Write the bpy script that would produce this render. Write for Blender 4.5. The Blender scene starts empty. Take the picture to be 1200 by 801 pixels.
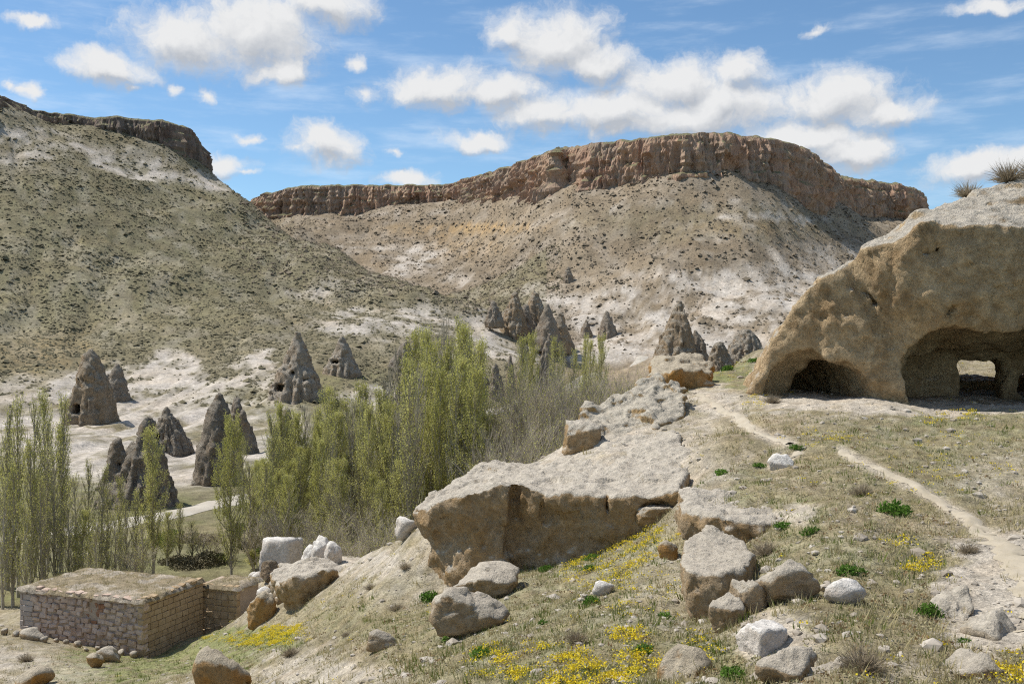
import bpy, math, random
import numpy as np
from mathutils import Vector, Matrix

# ------------------------------------------------------------------ camera, sky, sun, exposure
SC = bpy.context.scene
COL = SC.collection
SUN_AZ, SUN_EL = math.radians(-70), math.radians(57)      # azimuth from +Y towards +X
TOSUN = Vector((math.sin(SUN_AZ) * math.cos(SUN_EL), math.cos(SUN_AZ) * math.cos(SUN_EL), math.sin(SUN_EL)))

cam_data = bpy.data.cameras.new("camera")
cam = bpy.data.objects.new("camera", cam_data)
COL.objects.link(cam)
cam_data.sensor_width = 36.0
cam_data.lens = 36.0
cam_data.clip_start = 0.1
cam_data.clip_end = 6000
cam.location = (0, 0, 0)
cam.rotation_euler = (math.radians(90), 0, 0)
SC.camera = cam
SC.view_settings.view_transform = 'Standard'
SC.view_settings.look = 'None'
SC.view_settings.exposure = 0.34
SC.view_settings.gamma = 1.0
SC.view_settings.use_curve_mapping = False
SC.cycles.max_bounces = 4
SC.cycles.diffuse_bounces = 3
SC.cycles.transmission_bounces = 2
SC.cycles.use_adaptive_sampling = True
SC.cycles.adaptive_threshold = 0.015
SC.cycles.use_denoising = False
SC.cycles.filter_width = 1.15
SC.cycles.sample_clamp_indirect = 4.0

sun_data = bpy.data.lights.new("sun", 'SUN')
sun_data.energy = 4.4
sun_data.angle = math.radians(0.55)
sun_data.color = (1.0, 0.955, 0.88)
sun = bpy.data.objects.new("sun", sun_data)
COL.objects.link(sun)
sun.rotation_euler = (-TOSUN).to_track_quat('-Z', 'Y').to_euler()

FPX = 1200.0
def P(px, py, d):
    """photo pixel at depth d metres -> world point"""
    return np.array([(px - 600.0) / FPX * d, d, (400.5 - py) / FPX * d])
def pix(V):
    y = np.maximum(V[:, 1], 0.1)
    return 600 + V[:, 0] / y * FPX, 400.5 - V[:, 2] / y * FPX

# clouds: photo centre px,py, half width, half height
CLOUDS = [(300, 35, 92, 52), (215, 45, 75, 36), (385, 8, 70, 26), (130, 78, 60, 20), (330, 80, 45, 20),
          (650, 50, 85, 46), (700, 72, 60, 26), (600, 45, 35, 25), (520, 100, 82, 28), (590, 110, 60, 22), (425, 112, 30, 18),
          (415, 75, 22, 18), (790, 95, 75, 36), (840, 120, 90, 34), (720, 125, 100, 28), (640, 135, 70, 24), (560, 160, 48, 14),
          (970, 120, 85, 38), (1030, 135, 60, 22), (940, 165, 90, 26), (1000, 180, 55, 22), (870, 85, 40, 26), (800, 135, 150, 30),
          (380, 170, 54, 27), (345, 178, 28, 16), (262, 192, 34, 17), (240, 186, 22, 16), (288, 200, 22, 9), (480, 208, 46, 13), (460, 172, 26, 11),
          (297, 160, 24, 10), (1150, 190, 62, 22), (1195, 188, 40, 18), (30, 105, 30, 16), (8, 98, 14, 12), (155, 98, 20, 8),
          (205, 100, 14, 14), (245, 105, 26, 13), (950, 32, 24, 10), (1165, 5, 46, 12), (35, 25, 36, 10)]

world = bpy.data.worlds.new("World")
SC.world = world
world.use_nodes = True
world.cycles.sampling_method = 'MANUAL'
world.cycles.sample_map_resolution = 512

class NT:
    """small node-tree writer"""
    def __init__(s, tree):
        s.t = tree; s.t.nodes.clear()
    def n(s, typ, ins=None, **kw):
        nd = s.t.nodes.new(typ)
        for k, v in kw.items(): setattr(nd, k, v)
        for k, v in (ins or {}).items():
            sock = nd.inputs[k]
            if isinstance(v, bpy.types.NodeSocket): s.t.links.new(v, sock)
            else: sock.default_value = v
        return nd
    def m(s, op, a, b=0.0, c=None, clamp=False):
        ins = {0: a, 1: b}
        if c is not None: ins[2] = c
        return s.n('ShaderNodeMath', ins, operation=op, use_clamp=clamp).outputs[0]
    def vm(s, op, a, b=(0, 0, 0)):
        nd = s.n('ShaderNodeVectorMath', {0: a, 1: b}, operation=op)
        return nd.outputs['Value'] if op in ('DOT_PRODUCT', 'LENGTH') else nd.outputs[0]
    def mix(s, f, a, b, blend='MIX'):
        nd = s.n('ShaderNodeMix', data_type='RGBA', blend_type=blend)
        for sock, v in ((nd.inputs[0], f), (nd.inputs[6], a), (nd.inputs[7], b)):
            if isinstance(v, bpy.types.NodeSocket): s.t.links.new(v, sock)
            else: sock.default_value = v if not isinstance(v, tuple) or len(v) == 4 else (*v, 1)
        return nd.outputs[2]
    def noise(s, vec, scale, detail=4, rough=0.55, dist=0.0, out='Fac'):
        return s.n('ShaderNodeTexNoise', {'Vector': vec, 'Scale': scale, 'Detail': detail, 'Roughness': rough, 'Distortion': dist}).outputs[out]
    def rng(s, v, a, b, c=0.0, d=1.0, smooth=False):
        return s.n('ShaderNodeMapRange', {0: v, 1: a, 2: b, 3: c, 4: d}, interpolation_type='SMOOTHSTEP' if smooth else 'LINEAR', clamp=True).outputs[0]

def cloud_group():
    g = bpy.data.node_groups.new("cloud_density", 'ShaderNodeTree')
    g.interface.new_socket("Vector", in_out='INPUT', socket_type='NodeSocketVector')
    g.interface.new_socket("Density", in_out='OUTPUT', socket_type='NodeSocketFloat')
    g.interface.new_socket("Height", in_out='OUTPUT', socket_type='NodeSocketFloat')
    T = NT(g)
    gi = T.n('NodeGroupInput'); go = T.n('NodeGroupOutput')
    v = gi.outputs[0]                                   # (azimuth, elevation, 0)
    warp = T.n('ShaderNodeTexNoise', {'Vector': v, 'Scale': 16.0, 'Detail': 5.0, 'Roughness': 0.6}).outputs['Color']
    wv = T.vm('SUBTRACT', warp, (0.5, 0.5, 0.5))
    wv = T.n('ShaderNodeVectorMath', {0: wv, 1: (0.07, 0.045, 0.0)}, operation='MULTIPLY').outputs[0]
    vv = T.vm('ADD', v, wv)
    tot = None; hgt = None
    for (px, py, rx, ry) in CLOUDS:
        az = math.atan((px - 600) / FPX); el = math.atan((400.5 - py) / FPX * math.cos(az))
        d = T.vm('SUBTRACT', vv, (az, el, 0))
        d = T.n('ShaderNodeVectorMath', {0: d, 1: (FPX / rx / 1.1, FPX / ry / 1.1, 0)}, operation='MULTIPLY').outputs[0]
        q = T.m('SUBTRACT', 1.0 if rx > 32 else 0.66, T.vm('LENGTH', d))
        tot = q if tot is None else T.n('ShaderNodeMath', {0: tot, 1: q, 2: 0.22}, operation='SMOOTH_MAX').outputs[0]
    # the same kind of fair-weather cumulus all round the rest of the sky
    sx = T.n('ShaderNodeSeparateXYZ', {0: v})
    out1 = T.rng(T.m('ABSOLUTE', sx.outputs[0]), 0.46, 0.56)
    out2 = T.rng(sx.outputs[1], 0.33, 0.42)
    outside = T.m('MAXIMUM', out1, out2)
    gen = T.noise(T.n('ShaderNodeVectorMath', {0: vv, 1: (1, 1.9, 1)}, operation='MULTIPLY').outputs[0], 4.5, 2.0, 0.5)
    gen = T.m('MULTIPLY', T.m('SUBTRACT', gen, 0.53), 6.0)
    gen = T.m('SUBTRACT', gen, T.m('MULTIPLY', T.m('SUBTRACT', 1.0, outside), 4.0))
    tot = T.m('MAXIMUM', tot, gen)
    T.t.links.new(tot, go.inputs[1])
    det = T.noise(vv, 30.0, 8.0, 0.66)
    det2 = T.noise(vv, 95.0, 5.0, 0.6)
    tot = T.m('ADD', tot, T.m('MULTIPLY', T.m('SUBTRACT', det2, 0.5), 0.42))
    den = T.m('ADD', tot, T.m('MULTIPLY', T.m('SUBTRACT', det, 0.5), 1.1))
    T.t.links.new(den, go.inputs[0])
    return g

def build_world():
    T = NT(world.node_tree)
    g = cloud_group()
    geo = T.n('ShaderNodeTexCoord').outputs['Generated']
    nrm = T.vm('NORMALIZE', geo)
    sp = T.n('ShaderNodeSeparateXYZ', {0: nrm})
    az = T.m('ARCTAN2', sp.outputs[0], sp.outputs[1])
    el = T.m('ARCSINE', sp.outputs[2])
    vec = T.n('ShaderNodeCombineXYZ', {0: az, 1: el, 2: 0.0}).outputs[0]
    c1 = T.n('ShaderNodeGroup', {0: vec}, node_tree=g)
    vec2 = T.vm('ADD', vec, (-0.006, 0.014, 0.0))
    c2 = T.n('ShaderNodeGroup', {0: vec2}, node_tree=g)
    d1, d2 = c1.outputs[0], c2.outputs[0]
    alpha = T.rng(d1, -0.04, 0.68, smooth=True)
    # light comes from above and the sun's side: less cloud there = brighter
    grad = T.m('SUBTRACT', c2.outputs[1], c1.outputs[1])
    shade = T.m('ADD', T.m('MULTIPLY', T.rng(grad, -0.12, 0.42), 0.75), T.m('MULTIPLY', T.rng(T.m('SUBTRACT', d2, d1), -0.3, 0.4), 0.45), clamp=True)
    ccol = T.mix(shade, (0.66, 0.665, 0.67), (0.39, 0.415, 0.455))
    wisp = T.noise(T.n('ShaderNodeVectorMath', {0: vec, 1: (1.0, 5.0, 1.0)}, operation='MULTIPLY').outputs[0], 7.0, 6.0, 0.6)
    wisp = T.rng(wisp, 0.45, 0.8, 0.0, 0.4, smooth=True)
    sky = T.n('ShaderNodeTexSky', sky_type='NISHITA', sun_disc=False, sun_elevation=SUN_EL, sun_rotation=SUN_AZ, altitude=1300.0, air_density=1.0, dust_density=0.25, ozone_density=1.0)
    skc = T.mix(1.0, sky.outputs[0], (0.84, 1.02, 1.09), 'MULTIPLY')
    b1 = T.n('ShaderNodeBackground', {0: skc, 1: 0.10})
    b2 = T.n('ShaderNodeBackground', {0: ccol, 1: 1.0})
    b3 = T.n('ShaderNodeBackground', {0: (0.72, 0.78, 0.84, 1), 1: 1.0})
    ab = T.n('ShaderNodeMixShader', {0: T.m('MULTIPLY', wisp, T.rng(sp.outputs[2], 0.0, 0.1)), 1: b1.outputs[0], 2: b3.outputs[0]})
    up = T.m('MULTIPLY', alpha, T.rng(sp.outputs[2], -0.01, 0.03))
    mx = T.n('ShaderNodeMixShader', {0: up, 1: ab.outputs[0], 2: b2.outputs[0]})
    T.n('ShaderNodeOutputWorld', {0: mx.outputs[0]})
build_world()

# ------------------------------------------------------------------ helpers: noise, meshes
RS = np.random.RandomState(7)
_perm = np.concatenate([RS.permutation(256)] * 3).astype(np.int32)
_grad = RS.normal(size=(256, 3)); _grad /= np.linalg.norm(_grad, axis=1)[:, None]
_grad = _grad.astype(np.float32)

def perlin(p):
    p = np.asarray(p, dtype=np.float32)
    i = np.floor(p).astype(np.int32); f = p - i
    i &= 255
    u = f * f * f * (f * (f * 6 - 15) + 10)
    def corner(a, b, c):
        h = _perm[_perm[_perm[(i[:, 0] + a) & 255] + ((i[:, 1] + b) & 255)] + ((i[:, 2] + c) & 255)]
        g = _grad[h]
        return g[:, 0] * (f[:, 0] - a) + g[:, 1] * (f[:, 1] - b) + g[:, 2] * (f[:, 2] - c)
    def L(a, b, t): return a + (b - a) * t
    x00 = L(corner(0, 0, 0), corner(1, 0, 0), u[:, 0]); x10 = L(corner(0, 1, 0), corner(1, 1, 0), u[:, 0])
    x01 = L(corner(0, 0, 1), corner(1, 0, 1), u[:, 0]); x11 = L(corner(0, 1, 1), corner(1, 1, 1), u[:, 0])
    return L(L(x00, x10, u[:, 1]), L(x01, x11, u[:, 1]), u[:, 2]) * 1.6
def fbm(p, octv=4, gain=0.5, lac=2.03, ridge=False):
    p = np.asarray(p, dtype=np.float32); a, s = 1.0, 0.0
    for k in range(octv):
        n = perlin(p + 17.3 * k)
        s = s + a * ((1 - 2 * np.abs(n)) if ridge else n)
        a *= gain; p = p * lac
    return s
def sstep(a, b, x):
    t = np.clip((x - a) / (b - a), 0, 1); return t * t * (3 - 2 * t)

def link(o, parent=None):
    COL.objects.link(o)
    if parent is not None: o.parent = parent
    return o
def tag(o, label=None, cat=None, group=None, kind=None):
    if label: o["label"] = label
    if cat: o["category"] = cat
    if group: o["group"] = group
    if kind: o["kind"] = kind
    return o
def empty(name, loc=(0, 0, 0)):
    o = bpy.data.objects.new(name, None); o.location = tuple(loc); o.empty_display_size = 0.2
    return link(o)

def mesh_from(name, V, polys, smooth=False, cols=None):
    """polys: list of int arrays (n,3) or (n,4)"""
    me = bpy.data.meshes.new(name)
    V = np.asarray(V, dtype=np.float32)
    polys = [np.asarray(p, dtype=np.int32) for p in polys if len(p)]
    loops = np.concatenate([p.ravel() for p in polys])
    tot = np.concatenate([np.full(len(p), p.shape[1], dtype=np.int32) for p in polys])
    start = np.concatenate([[0], np.cumsum(tot)[:-1]]).astype(np.int32)
    me.vertices.add(len(V)); me.vertices.foreach_set("co", V.ravel())
    me.loops.add(len(loops)); me.loops.foreach_set("vertex_index", loops)
    me.polygons.add(len(tot)); me.polygons.foreach_set("loop_start", start)
    me.polygons.foreach_set("use_smooth", np.full(len(tot), bool(smooth)))
    if cols is not None:
        a = me.color_attributes.new("Col", 'FLOAT_COLOR', 'POINT')
        c = np.ones((len(V), 4), dtype=np.float32); c[:, :3] = cols
        a.data.foreach_set("color", c.ravel())
    me.update(calc_edges=True)
    return me
def obj(name, me, mat, parent=None, loc=None, rot=None, scale=None):
    o = bpy.data.objects.new(name, me)
    if mat is not None and not me.materials: me.materials.append(mat)
    if loc is not None: o.location = tuple(loc)
    if rot is not None: o.rotation_euler = tuple(rot)
    if scale is not None: o.scale = tuple(scale)
    return link(o, parent)

def grid_quads(nr, nc):
    i = np.arange(nr - 1)[:, None] * nc + np.arange(nc - 1)[None, :]
    return np.stack([i, i + 1, i + nc + 1, i + nc], -1).reshape(-1, 4)

def surface_nets(F, origin, h):
    """naive surface nets; F<0 inside.  returns vertices, quads"""
    nx, ny, nz = F.shape
    ins = F < 0
    cshape = (nx - 1, ny - 1, nz - 1)
    acc = np.zeros(cshape + (3,), dtype=np.float32); cnt = np.zeros(cshape, dtype=np.float32)
    offs = [(0, 0), (0, 1), (1, 0), (1, 1)]
    for ax in range(3):
        sl0 = [slice(None)] * 3; sl1 = [slice(None)] * 3
        sl0[ax] = slice(0, -1); sl1[ax] = slice(1, None)
        a, b = F[tuple(sl0)], F[tuple(sl1)]
        cr = (a < 0) != (b < 0)
        t = np.where(cr, a / np.where(cr, a - b, 1), 0).astype(np.float32)
        o1, o2 = [k for k in range(3) if k != ax]
        for (u, v) in offs:
            s = [slice(None)] * 3
            s[o1] = slice(u, u + cshape[o1]); s[o2] = slice(v, v + cshape[o2])
            c = cr[tuple(s)]; tt = t[tuple(s)]
            cnt += c
            acc[..., ax] += np.where(c, tt, 0)
            if u: acc[..., o1] += c
            if v: acc[..., o2] += c
    act = cnt > 0
    idx = np.full(cshape, -1, dtype=np.int64); idx[act] = np.arange(act.sum())
    ijk = np.argwhere(act)
    V = (ijk + acc[act] / cnt[act][:, None]) * h + np.asarray(origin)
    Q = []
    for ax in range(3):
        o1, o2 = (ax + 1) % 3, (ax + 2) % 3
        sl0 = [slice(None)] * 3; sl1 = [slice(None)] * 3
        sl0[ax] = slice(0, -1); sl1[ax] = slice(1, None)
        for o in (o1, o2):
            sl0[o] = slice(1, -1); sl1[o] = slice(1, -1)
        a, b = ins[tuple(sl0)], ins[tuple(sl1)]
        for flip, msk in ((False, a & ~b), (True, ~a & b)):
            e = np.argwhere(msk)
            if not len(e): continue
            e[:, o1] += 1; e[:, o2] += 1
            def cell(u, v):
                q = e.copy(); q[:, o1] -= u; q[:, o2] -= v
                return idx[q[:, 0], q[:, 1], q[:, 2]]
            quad = np.stack([cell(1, 1), cell(0, 1), cell(0, 0), cell(1, 0)], -1)
            Q.append(quad[:, ::-1] if flip else quad)
    Q = np.concatenate(Q); Q = Q[(Q >= 0).all(1)]
    return V, Q
def field_grid(lo, hi, h):
    ax = [np.arange(lo[k], hi[k] + h, h, dtype=np.float32) for k in range(3)]
    return np.meshgrid(*ax, indexing='ij')
def smax(a, b, k):
    h = np.clip(0.5 + 0.5 * (a - b) / k, 0, 1); return b + (a - b) * h + k * h * (1 - h)
def smin(a, b, k): return -smax(-a, -b, k)
def ell(X, Y, Z, c, r):
    q = np.sqrt(((X - c[0]) / r[0]) ** 2 + ((Y - c[1]) / r[1]) ** 2 + ((Z - c[2]) / r[2]) ** 2)
    return (q - 1) * min(r)
def rbox(X, Y, Z, lo, hi, r):
    c = [(lo[k] + hi[k]) / 2 for k in range(3)]; e = [(hi[k] - lo[k]) / 2 - r for k in range(3)]
    q = [np.abs(A - c[k]) - e[k] for k, A in enumerate((X, Y, Z))]
    out = np.sqrt(sum(np.maximum(a, 0) ** 2 for a in q))
    return out + np.minimum(np.maximum(np.maximum(q[0], q[1]), q[2]), 0) - r
def add_noise(F, X, Y, Z, amp, freq, octv=4, band=1.2, off=0.0, zs=1.0, ridge=False):
    m = np.abs(F) < band
    p = np.stack([X[m] * freq + off, Y[m] * freq, Z[m] * freq * zs], -1)
    F = F.copy(); F[m] += amp * fbm(p, octv, ridge=ridge)
    return F

def vnorm(V, Q):
    N = np.zeros_like(V)
    if Q.shape[1] == 4: fn = np.cross(V[Q[:, 2]] - V[Q[:, 0]], V[Q[:, 3]] - V[Q[:, 1]])
    else: fn = np.cross(V[Q[:, 1]] - V[Q[:, 0]], V[Q[:, 2]] - V[Q[:, 0]])
    for k in range(Q.shape[1]):
        for a in range(3): N[:, a] += np.bincount(Q[:, k], fn[:, a], len(V))
    return N / (np.linalg.norm(N, axis=1)[:, None] + 1e-12)
_crnd = RS.rand(256, 3).astype(np.float32)
def facet(p, seed=0.0):
    """fractured-stone relief: every cell is a tilted flat chip"""
    p = np.asarray(p, dtype=np.float32) + np.float32(seed)
    i0 = np.floor(p).astype(np.int32)
    best = np.full(len(p), 1e9, dtype=np.float32); out = np.zeros(len(p), dtype=np.float32)
    for a in (-1, 0, 1):
        for b in (-1, 0, 1):
            for c in (-1, 0, 1):
                q = i0 + np.array([a, b, c], dtype=np.int32)
                hsh = _perm[_perm[_perm[q[:, 0] & 255] + (q[:, 1] & 255)] + (q[:, 2] & 255)]
                dl = p - (q + _crnd[hsh])
                d2 = (dl * dl).sum(1); m = d2 < best
                val = (dl * _grad[(hsh + 71) & 255]).sum(1) + 0.5 * (_crnd[(hsh + 13) & 255][:, 0] - 0.5)
                best = np.where(m, d2, best); out = np.where(m, val, out)
    return out
def roughen(V, Q, specs, seed=0.0, zs=1.0):
    """push vertices along their normals: specs of (kind, frequency, amplitude)"""
    N = vnorm(V, Q); d = np.zeros(len(V)); S = np.array([1, 1, zs])
    for kind, f, a in specs:
        if kind == 'facet':
            w = V * S * f; w = w + 0.25 * fbm(w * 0.9 + 11, 2)[:, None]
            d += a * facet(w, seed)
        elif kind == 'ridge': d += a * fbm(V * S * f + seed, 3, ridge=True)
        elif kind == 'pit': d -= a * sstep(0.25, 0.6, fbm(V * S * f + seed + 40, 3))
        else: d += a * fbm(V * S * f + seed, 4)
    return V + N * d[:, None]

class RBF:
    def __init__(s, X, Z, c):
        s.X, s.c = X, c
        n = len(X)
        A = s.k(X) + 1e-6 * np.eye(n)
        M = np.zeros((n + 3, n + 3)); M[:n, :n] = A
        Pm = np.concatenate([np.ones((n, 1)), X], 1); M[:n, n:] = Pm; M[n:, :n] = Pm.T
        s.w = np.linalg.solve(M, np.concatenate([Z, np.zeros(3)]))
    def k(s, Q):
        out = np.empty((len(Q), len(s.X)))
        for j, x in enumerate(s.X):
            out[:, j] = np.sqrt((Q[:, 0] - x[0]) ** 2 + (Q[:, 1] - x[1]) ** 2 + s.c ** 2)
        return out
    def __call__(s, Q):
        r = np.empty(len(Q)); n = len(s.X)
        for a in range(0, len(Q), 40000):
            q = Q[a:a + 40000]
            r[a:a + 40000] = s.k(q) @ s.w[:n] + s.w[n] + q @ s.w[n + 1:]
        return r

# ------------------------------------------------------------------ terrain heights
def col_far():
    L = []
    def v(px, *pts):
        for (py, d) in pts: L.append(P(px, py, d))
    # valley floor
    for y in (30, 60, 90, 125):
        for x in (-90, -45, -10, 30, 80): L.append(np.array([x, y, -18.0 - (1.0 if y < 60 else 0)]))
    for (x, y, z) in ((-70, 165, -18), (-30, 170, -18), (10, 170, -18), (60, 170, -17), (-20, 215, -18), (20, 215, -18), (80, 215, -16), (0, 265, -17.5), (40, 265, -17),
                      (100, 265, -14), (20, 320, -16.5), (70, 320, -15), (130, 330, -10), (30, 380, -14), (90, 380, -10), (160, 150, -8), (200, 250, -5), (120, 90, -9)): L.append(np.array([x, y, z], float))
    # left hill, concave talus up to the cliff foot
    v(-160, (500, 215), (400, 275), (290, 350), (180, 420), (110, 455), (60, 470))
    v(0, (500, 220), (455, 255), (400, 300), (300, 370), (200, 440), (150, 473), (125, 490))
    v(100, (485, 240), (450, 268), (400, 308), (300, 388), (210, 462), (170, 512), (155, 536))
    v(200, (480, 245), (440, 285), (380, 345), (300, 420), (230, 490), (190, 532), (175, 550)); v(50, (165, 488), (146, 520)); v(150, (165, 538), (180, 522))
    v(300, (465, 252), (430, 285), (380, 345), (320, 425), (280, 480), (249, 525))
    v(240, (200, 560), (210, 545)); v(262, (222, 550))
    v(400, (450, 270), (420, 300), (380, 355), (340, 420), (303, 490))
    v(480, (445, 290), (410, 330), (375, 390), (343, 455))
    v(560, (440, 310), (410, 350), (385, 400), (368, 435))
    v(620, (425, 350), (405, 400), (398, 425))
    # ravine behind the left spur
    v(262, (290, 640)); v(300, (300, 600)); v(330, (330, 590), (275, 690)); v(430, (375, 540), (335, 600)); v(520, (400, 490), (375, 530)); v(600, (420, 455))
    # far mesa talus
    v(285, (256, 800)); v(357, (255, 768), (268, 730)); v(400, (254, 770), (280, 710), (310, 640))
    v(467, (243, 773), (275, 715), (310, 640)); v(527, (238, 768), (280, 690), (320, 610), (350, 555))
    v(567, (235, 718), (280, 650), (330, 570), (365, 515)); v(613, (229, 672), (280, 605), (330, 540), (380, 480))
    v(643, (227, 632), (260, 592), (300, 550), (350, 500), (395, 455))
    v(700, (219, 612), (260, 568), (300, 532), (350, 490), (400, 440), (420, 400))
    v(800, (212, 578), (250, 548), (300, 508), (350, 468), (395, 420), (415, 350))
    v(900, (214, 592), (250, 560), (300, 515), (350, 465), (395, 410))
    v(970, (236, 680), (270, 620), (310, 550), (350, 490), (395, 400))
    v(1070, (257, 775), (290, 690), (330, 590), (370, 480))
    v(1180, (255, 800), (300, 650), (350, 500), (390, 330)); v(1350, (230, 800), (300, 600), (370, 350), (400, 200))
    # under and behind the cliffs
    for (px, d) in ((-160, 560), (0, 570), (60, 600), (100, 620), (150, 630), (200, 640)): L.append(np.array([(px - 600) / FPX * d, d, 98.0]))
    for (px, d) in ((285, 900), (500, 880), (650, 760), (800, 700), (900, 720), (1000, 840), (1200, 900)): L.append(np.array([(px - 600) / FPX * d, d, 108.0]))
    L.append(P(262, 330, 720)); 
    return np.array(L)
FARP = col_far()
_far = RBF(FARP[:, :2] / 100.0, FARP[:, 2], 0.14)
def z_far(x, y, detail=True):
    Q = np.stack([x, y], -1)
    z = _far(Q / 100.0)
    if detail:
        p = np.stack([x, y, np.zeros_like(x)], -1)
        slope = sstep(-16, 10, z)
        far = sstep(150, 320, y)
        z = z + (0.25 + 3.0 * slope) * fbm(p * 0.018, 5) * (0.35 + 0.65 * far)
        # gullies running down the slopes
        w = fbm(p * 0.012 + 5, 2)
        g = fbm(np.stack([x * 0.035 + y * 0.012 + w, y * 0.008 - x * 0.004, np.zeros_like(x)], -1), 3, ridge=True)
        z = z + slope * 2.3 * np.clip(g, -1.2, 1)
        z = z + slope * 0.5 * fbm(p * 0.16, 3)
        z = z + 0.15 * fbm(p * 0.3, 2) * (1 - slope)
        gl = fbm(np.stack([x * 0.11 + 0.3 * w, y * 0.018, 0 * x], -1), 3, ridge=True)
        z = z + 0.9 * gl * sstep(125, 165, y) * (1 - slope) * sstep(30, -10, x)
    return z

def col_near():
    L = []
    def v(px, *pts):
        for (py, d) in pts: L.append(P(px, py, d))
    L.append(np.array([0, 0.5, -1.7])); L.append(np.array([3, 3, -2.2])); L.append(np.array([-3, 3, -2.6])); L.append(np.array([0, 5, -2.9]))
    v(1000, (460, 35), (470, 30), (520, 25), (580, 20), (650, 16), (720, 13), (801, 10.5), (1000, 6.6))
    v(1100, (455, 38), (475, 30.5), (520, 25), (590, 19.5), (650, 16), (720, 13), (801, 10.5), (1000, 6.6))
    v(1200, (450, 40), (483, 29), (540, 23), (600, 18.5), (660, 15), (700, 13.3), (801, 10.3), (1000, 6.4))
    v(1320, (450, 40), (490, 28), (560, 21), (660, 14), (780, 10), (1000, 6))
    v(930, (435, 40), (468, 32), (510, 26.5), (560, 22), (610, 18.5), (660, 16.2), (720, 13.5), (801, 10.8))
    v(870, (422, 44), (440, 39), (470, 32), (520, 26), (570, 22.6), (592, 20.8), (645, 18.6))
    v(860, (692, 16.2), (740, 13.9), (801, 11.4))
    v(820, (445, 40), (480, 32), (530, 26.5), (575, 23), (592, 21.6), (650, 19.6), (722, 16.2), (760, 14), (801, 12))
    v(760, (470, 35), (500, 31), (540, 28.2), (558, 27.2), (612, 25.0), (632, 22.8), (670, 19), (720, 16), (801, 12.4))
    v(700, (498, 32.5), (540, 28.5), (562, 27.6), (640, 25.6), (652, 24.0), (682, 20.4), (740, 15.8), (801, 12.8), (1000, 8))
    v(640, (545, 30.5), (565, 28.6), (652, 26.0), (668, 24.0), (702, 20), (750, 16), (801, 13.2))
    v(580, (556, 30), (575, 28.8), (670, 26.4), (682, 24.4), (717, 20.4), (755, 17), (801, 14), (1000, 9))
    v(510, (612, 33), (600, 30), (688, 26.4), (720, 22), (760, 18.4), (801, 15.2))
    v(450, (640, 37), (662, 32), (700, 26.5), (750, 21), (801, 17), (1000, 10.5))
    v(390, (655, 43), (675, 38), (710, 31.5), (750, 25.5), (801, 20))
    v(320, (675, 52), (700, 46), (728, 38), (760, 29), (801, 23), (1000, 13))
    v(240, (746, 49), (760, 41.5), (801, 28.5)); v(282, (690, 58), (742, 50.5), (757, 38), (770, 32)); v(200, (759, 46.8), (780, 38.5), (801, 31))
    v(165, (772, 44.5), (780, 39), (801, 33), (1000, 18))
    v(100, (700, 60), (757, 45.8), (775, 40), (801, 34.5))
    v(22, (738, 47.5), (760, 42), (801, 35.5), (1000, 20)); v(-60, (725, 50), (760, 42), (801, 36)); v(-170, (720, 52), (760, 42), (850, 32), (1000, 21))
    def h(px, *pts):
        for (d, z) in pts: L.append(np.array([(px - 600) / FPX * d, d, z]))
    h(-170, (62, -17), (75, -19), (95, -23)); h(0, (60, -16.6), (72, -18.6), (95, -23)); h(150, (58, -16), (72, -18.6), (95, -23))
    h(300, (60, -14.5), (74, -18.6), (95, -23)); h(400, (52, -12.5), (64, -17.5), (78, -19.5), (95, -23)); h(500, (42, -9.5), (55, -15.5), (70, -19), (95, -23))
    h(600, (36, -6), (46, -11.5), (60, -17.5), (75, -20), (95, -23)); h(700, (38, -5), (48, -10.5), (62, -17), (78, -20), (95, -23))
    h(780, (42, -4.5), (52, -9), (68, -16), (95, -22)); h(860, (52, -3.5), (65, -9), (80, -14), (95, -18))
    h(950, (50, -1.6), (65, -5), (80, -9), (95, -12)); h(1150, (46, -1.05), (56, -0.1), (75, 1.5), (95, 1)); h(1320, (50, 0), (75, 2), (95, 3))
    return np.array(L)
NEARP = col_near()
def _lp(x, y): return np.stack([x / np.maximum(y, 2.0), np.log(np.maximum(y, 1.5))], -1)
_near = RBF(_lp(NEARP[:, 0], NEARP[:, 1]), NEARP[:, 2], 0.035)
def z_near(x, y, detail=True):
    z = _near(_lp(x, y))
    if detail:
        p = np.stack([x, y, np.zeros_like(x)], -1)
        z = z + 0.13 * fbm(p * 0.45, 3) * sstep(2, 9, y) + 0.045 * fbm(p * 1.9 + 9, 3) + 0.016 * fbm(p * 7.0, 2)
    return z

def hit(px, py, near=True, d0=5.0, d1=900.0, n=1500):
    """first point where the view ray through a pixel meets the ground"""
    d = np.exp(np.linspace(math.log(d0), math.log(d1), n))
    x = (px - 600) / FPX * d; zr = (400.5 - py) / FPX * d
    z = z_near(x, d) if near else z_far(x, d)
    k = np.argmax(zr < z)
    if not (zr < z).any(): k = n - 1
    return np.array([x[k], d[k], z[k]])

# ------------------------------------------------------------------ materials
def newmat(name):
    m = bpy.data.materials.new(name); m.use_nodes = True
    return m, NT(m.node_tree)
def finish(T, col, rough=0.95, bump=None, strength=0.5, dist=0.05, spec=0.15):
    ins = {'Base Color': col, 'Roughness': rough, 'Specular IOR Level': spec}
    if bump is not None:
        b = T.n('ShaderNodeBump', {'Height': bump, 'Strength': strength, 'Distance': dist})
        ins['Normal'] = b.outputs[0]
    p = T.n('ShaderNodeBsdfPrincipled', ins)
    T.n('ShaderNodeOutputMaterial', {0: p.outputs[0]})
def grey(T, v): return T.n('ShaderNodeCombineColor', {0: v, 1: v, 2: v}).outputs[0]

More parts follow.
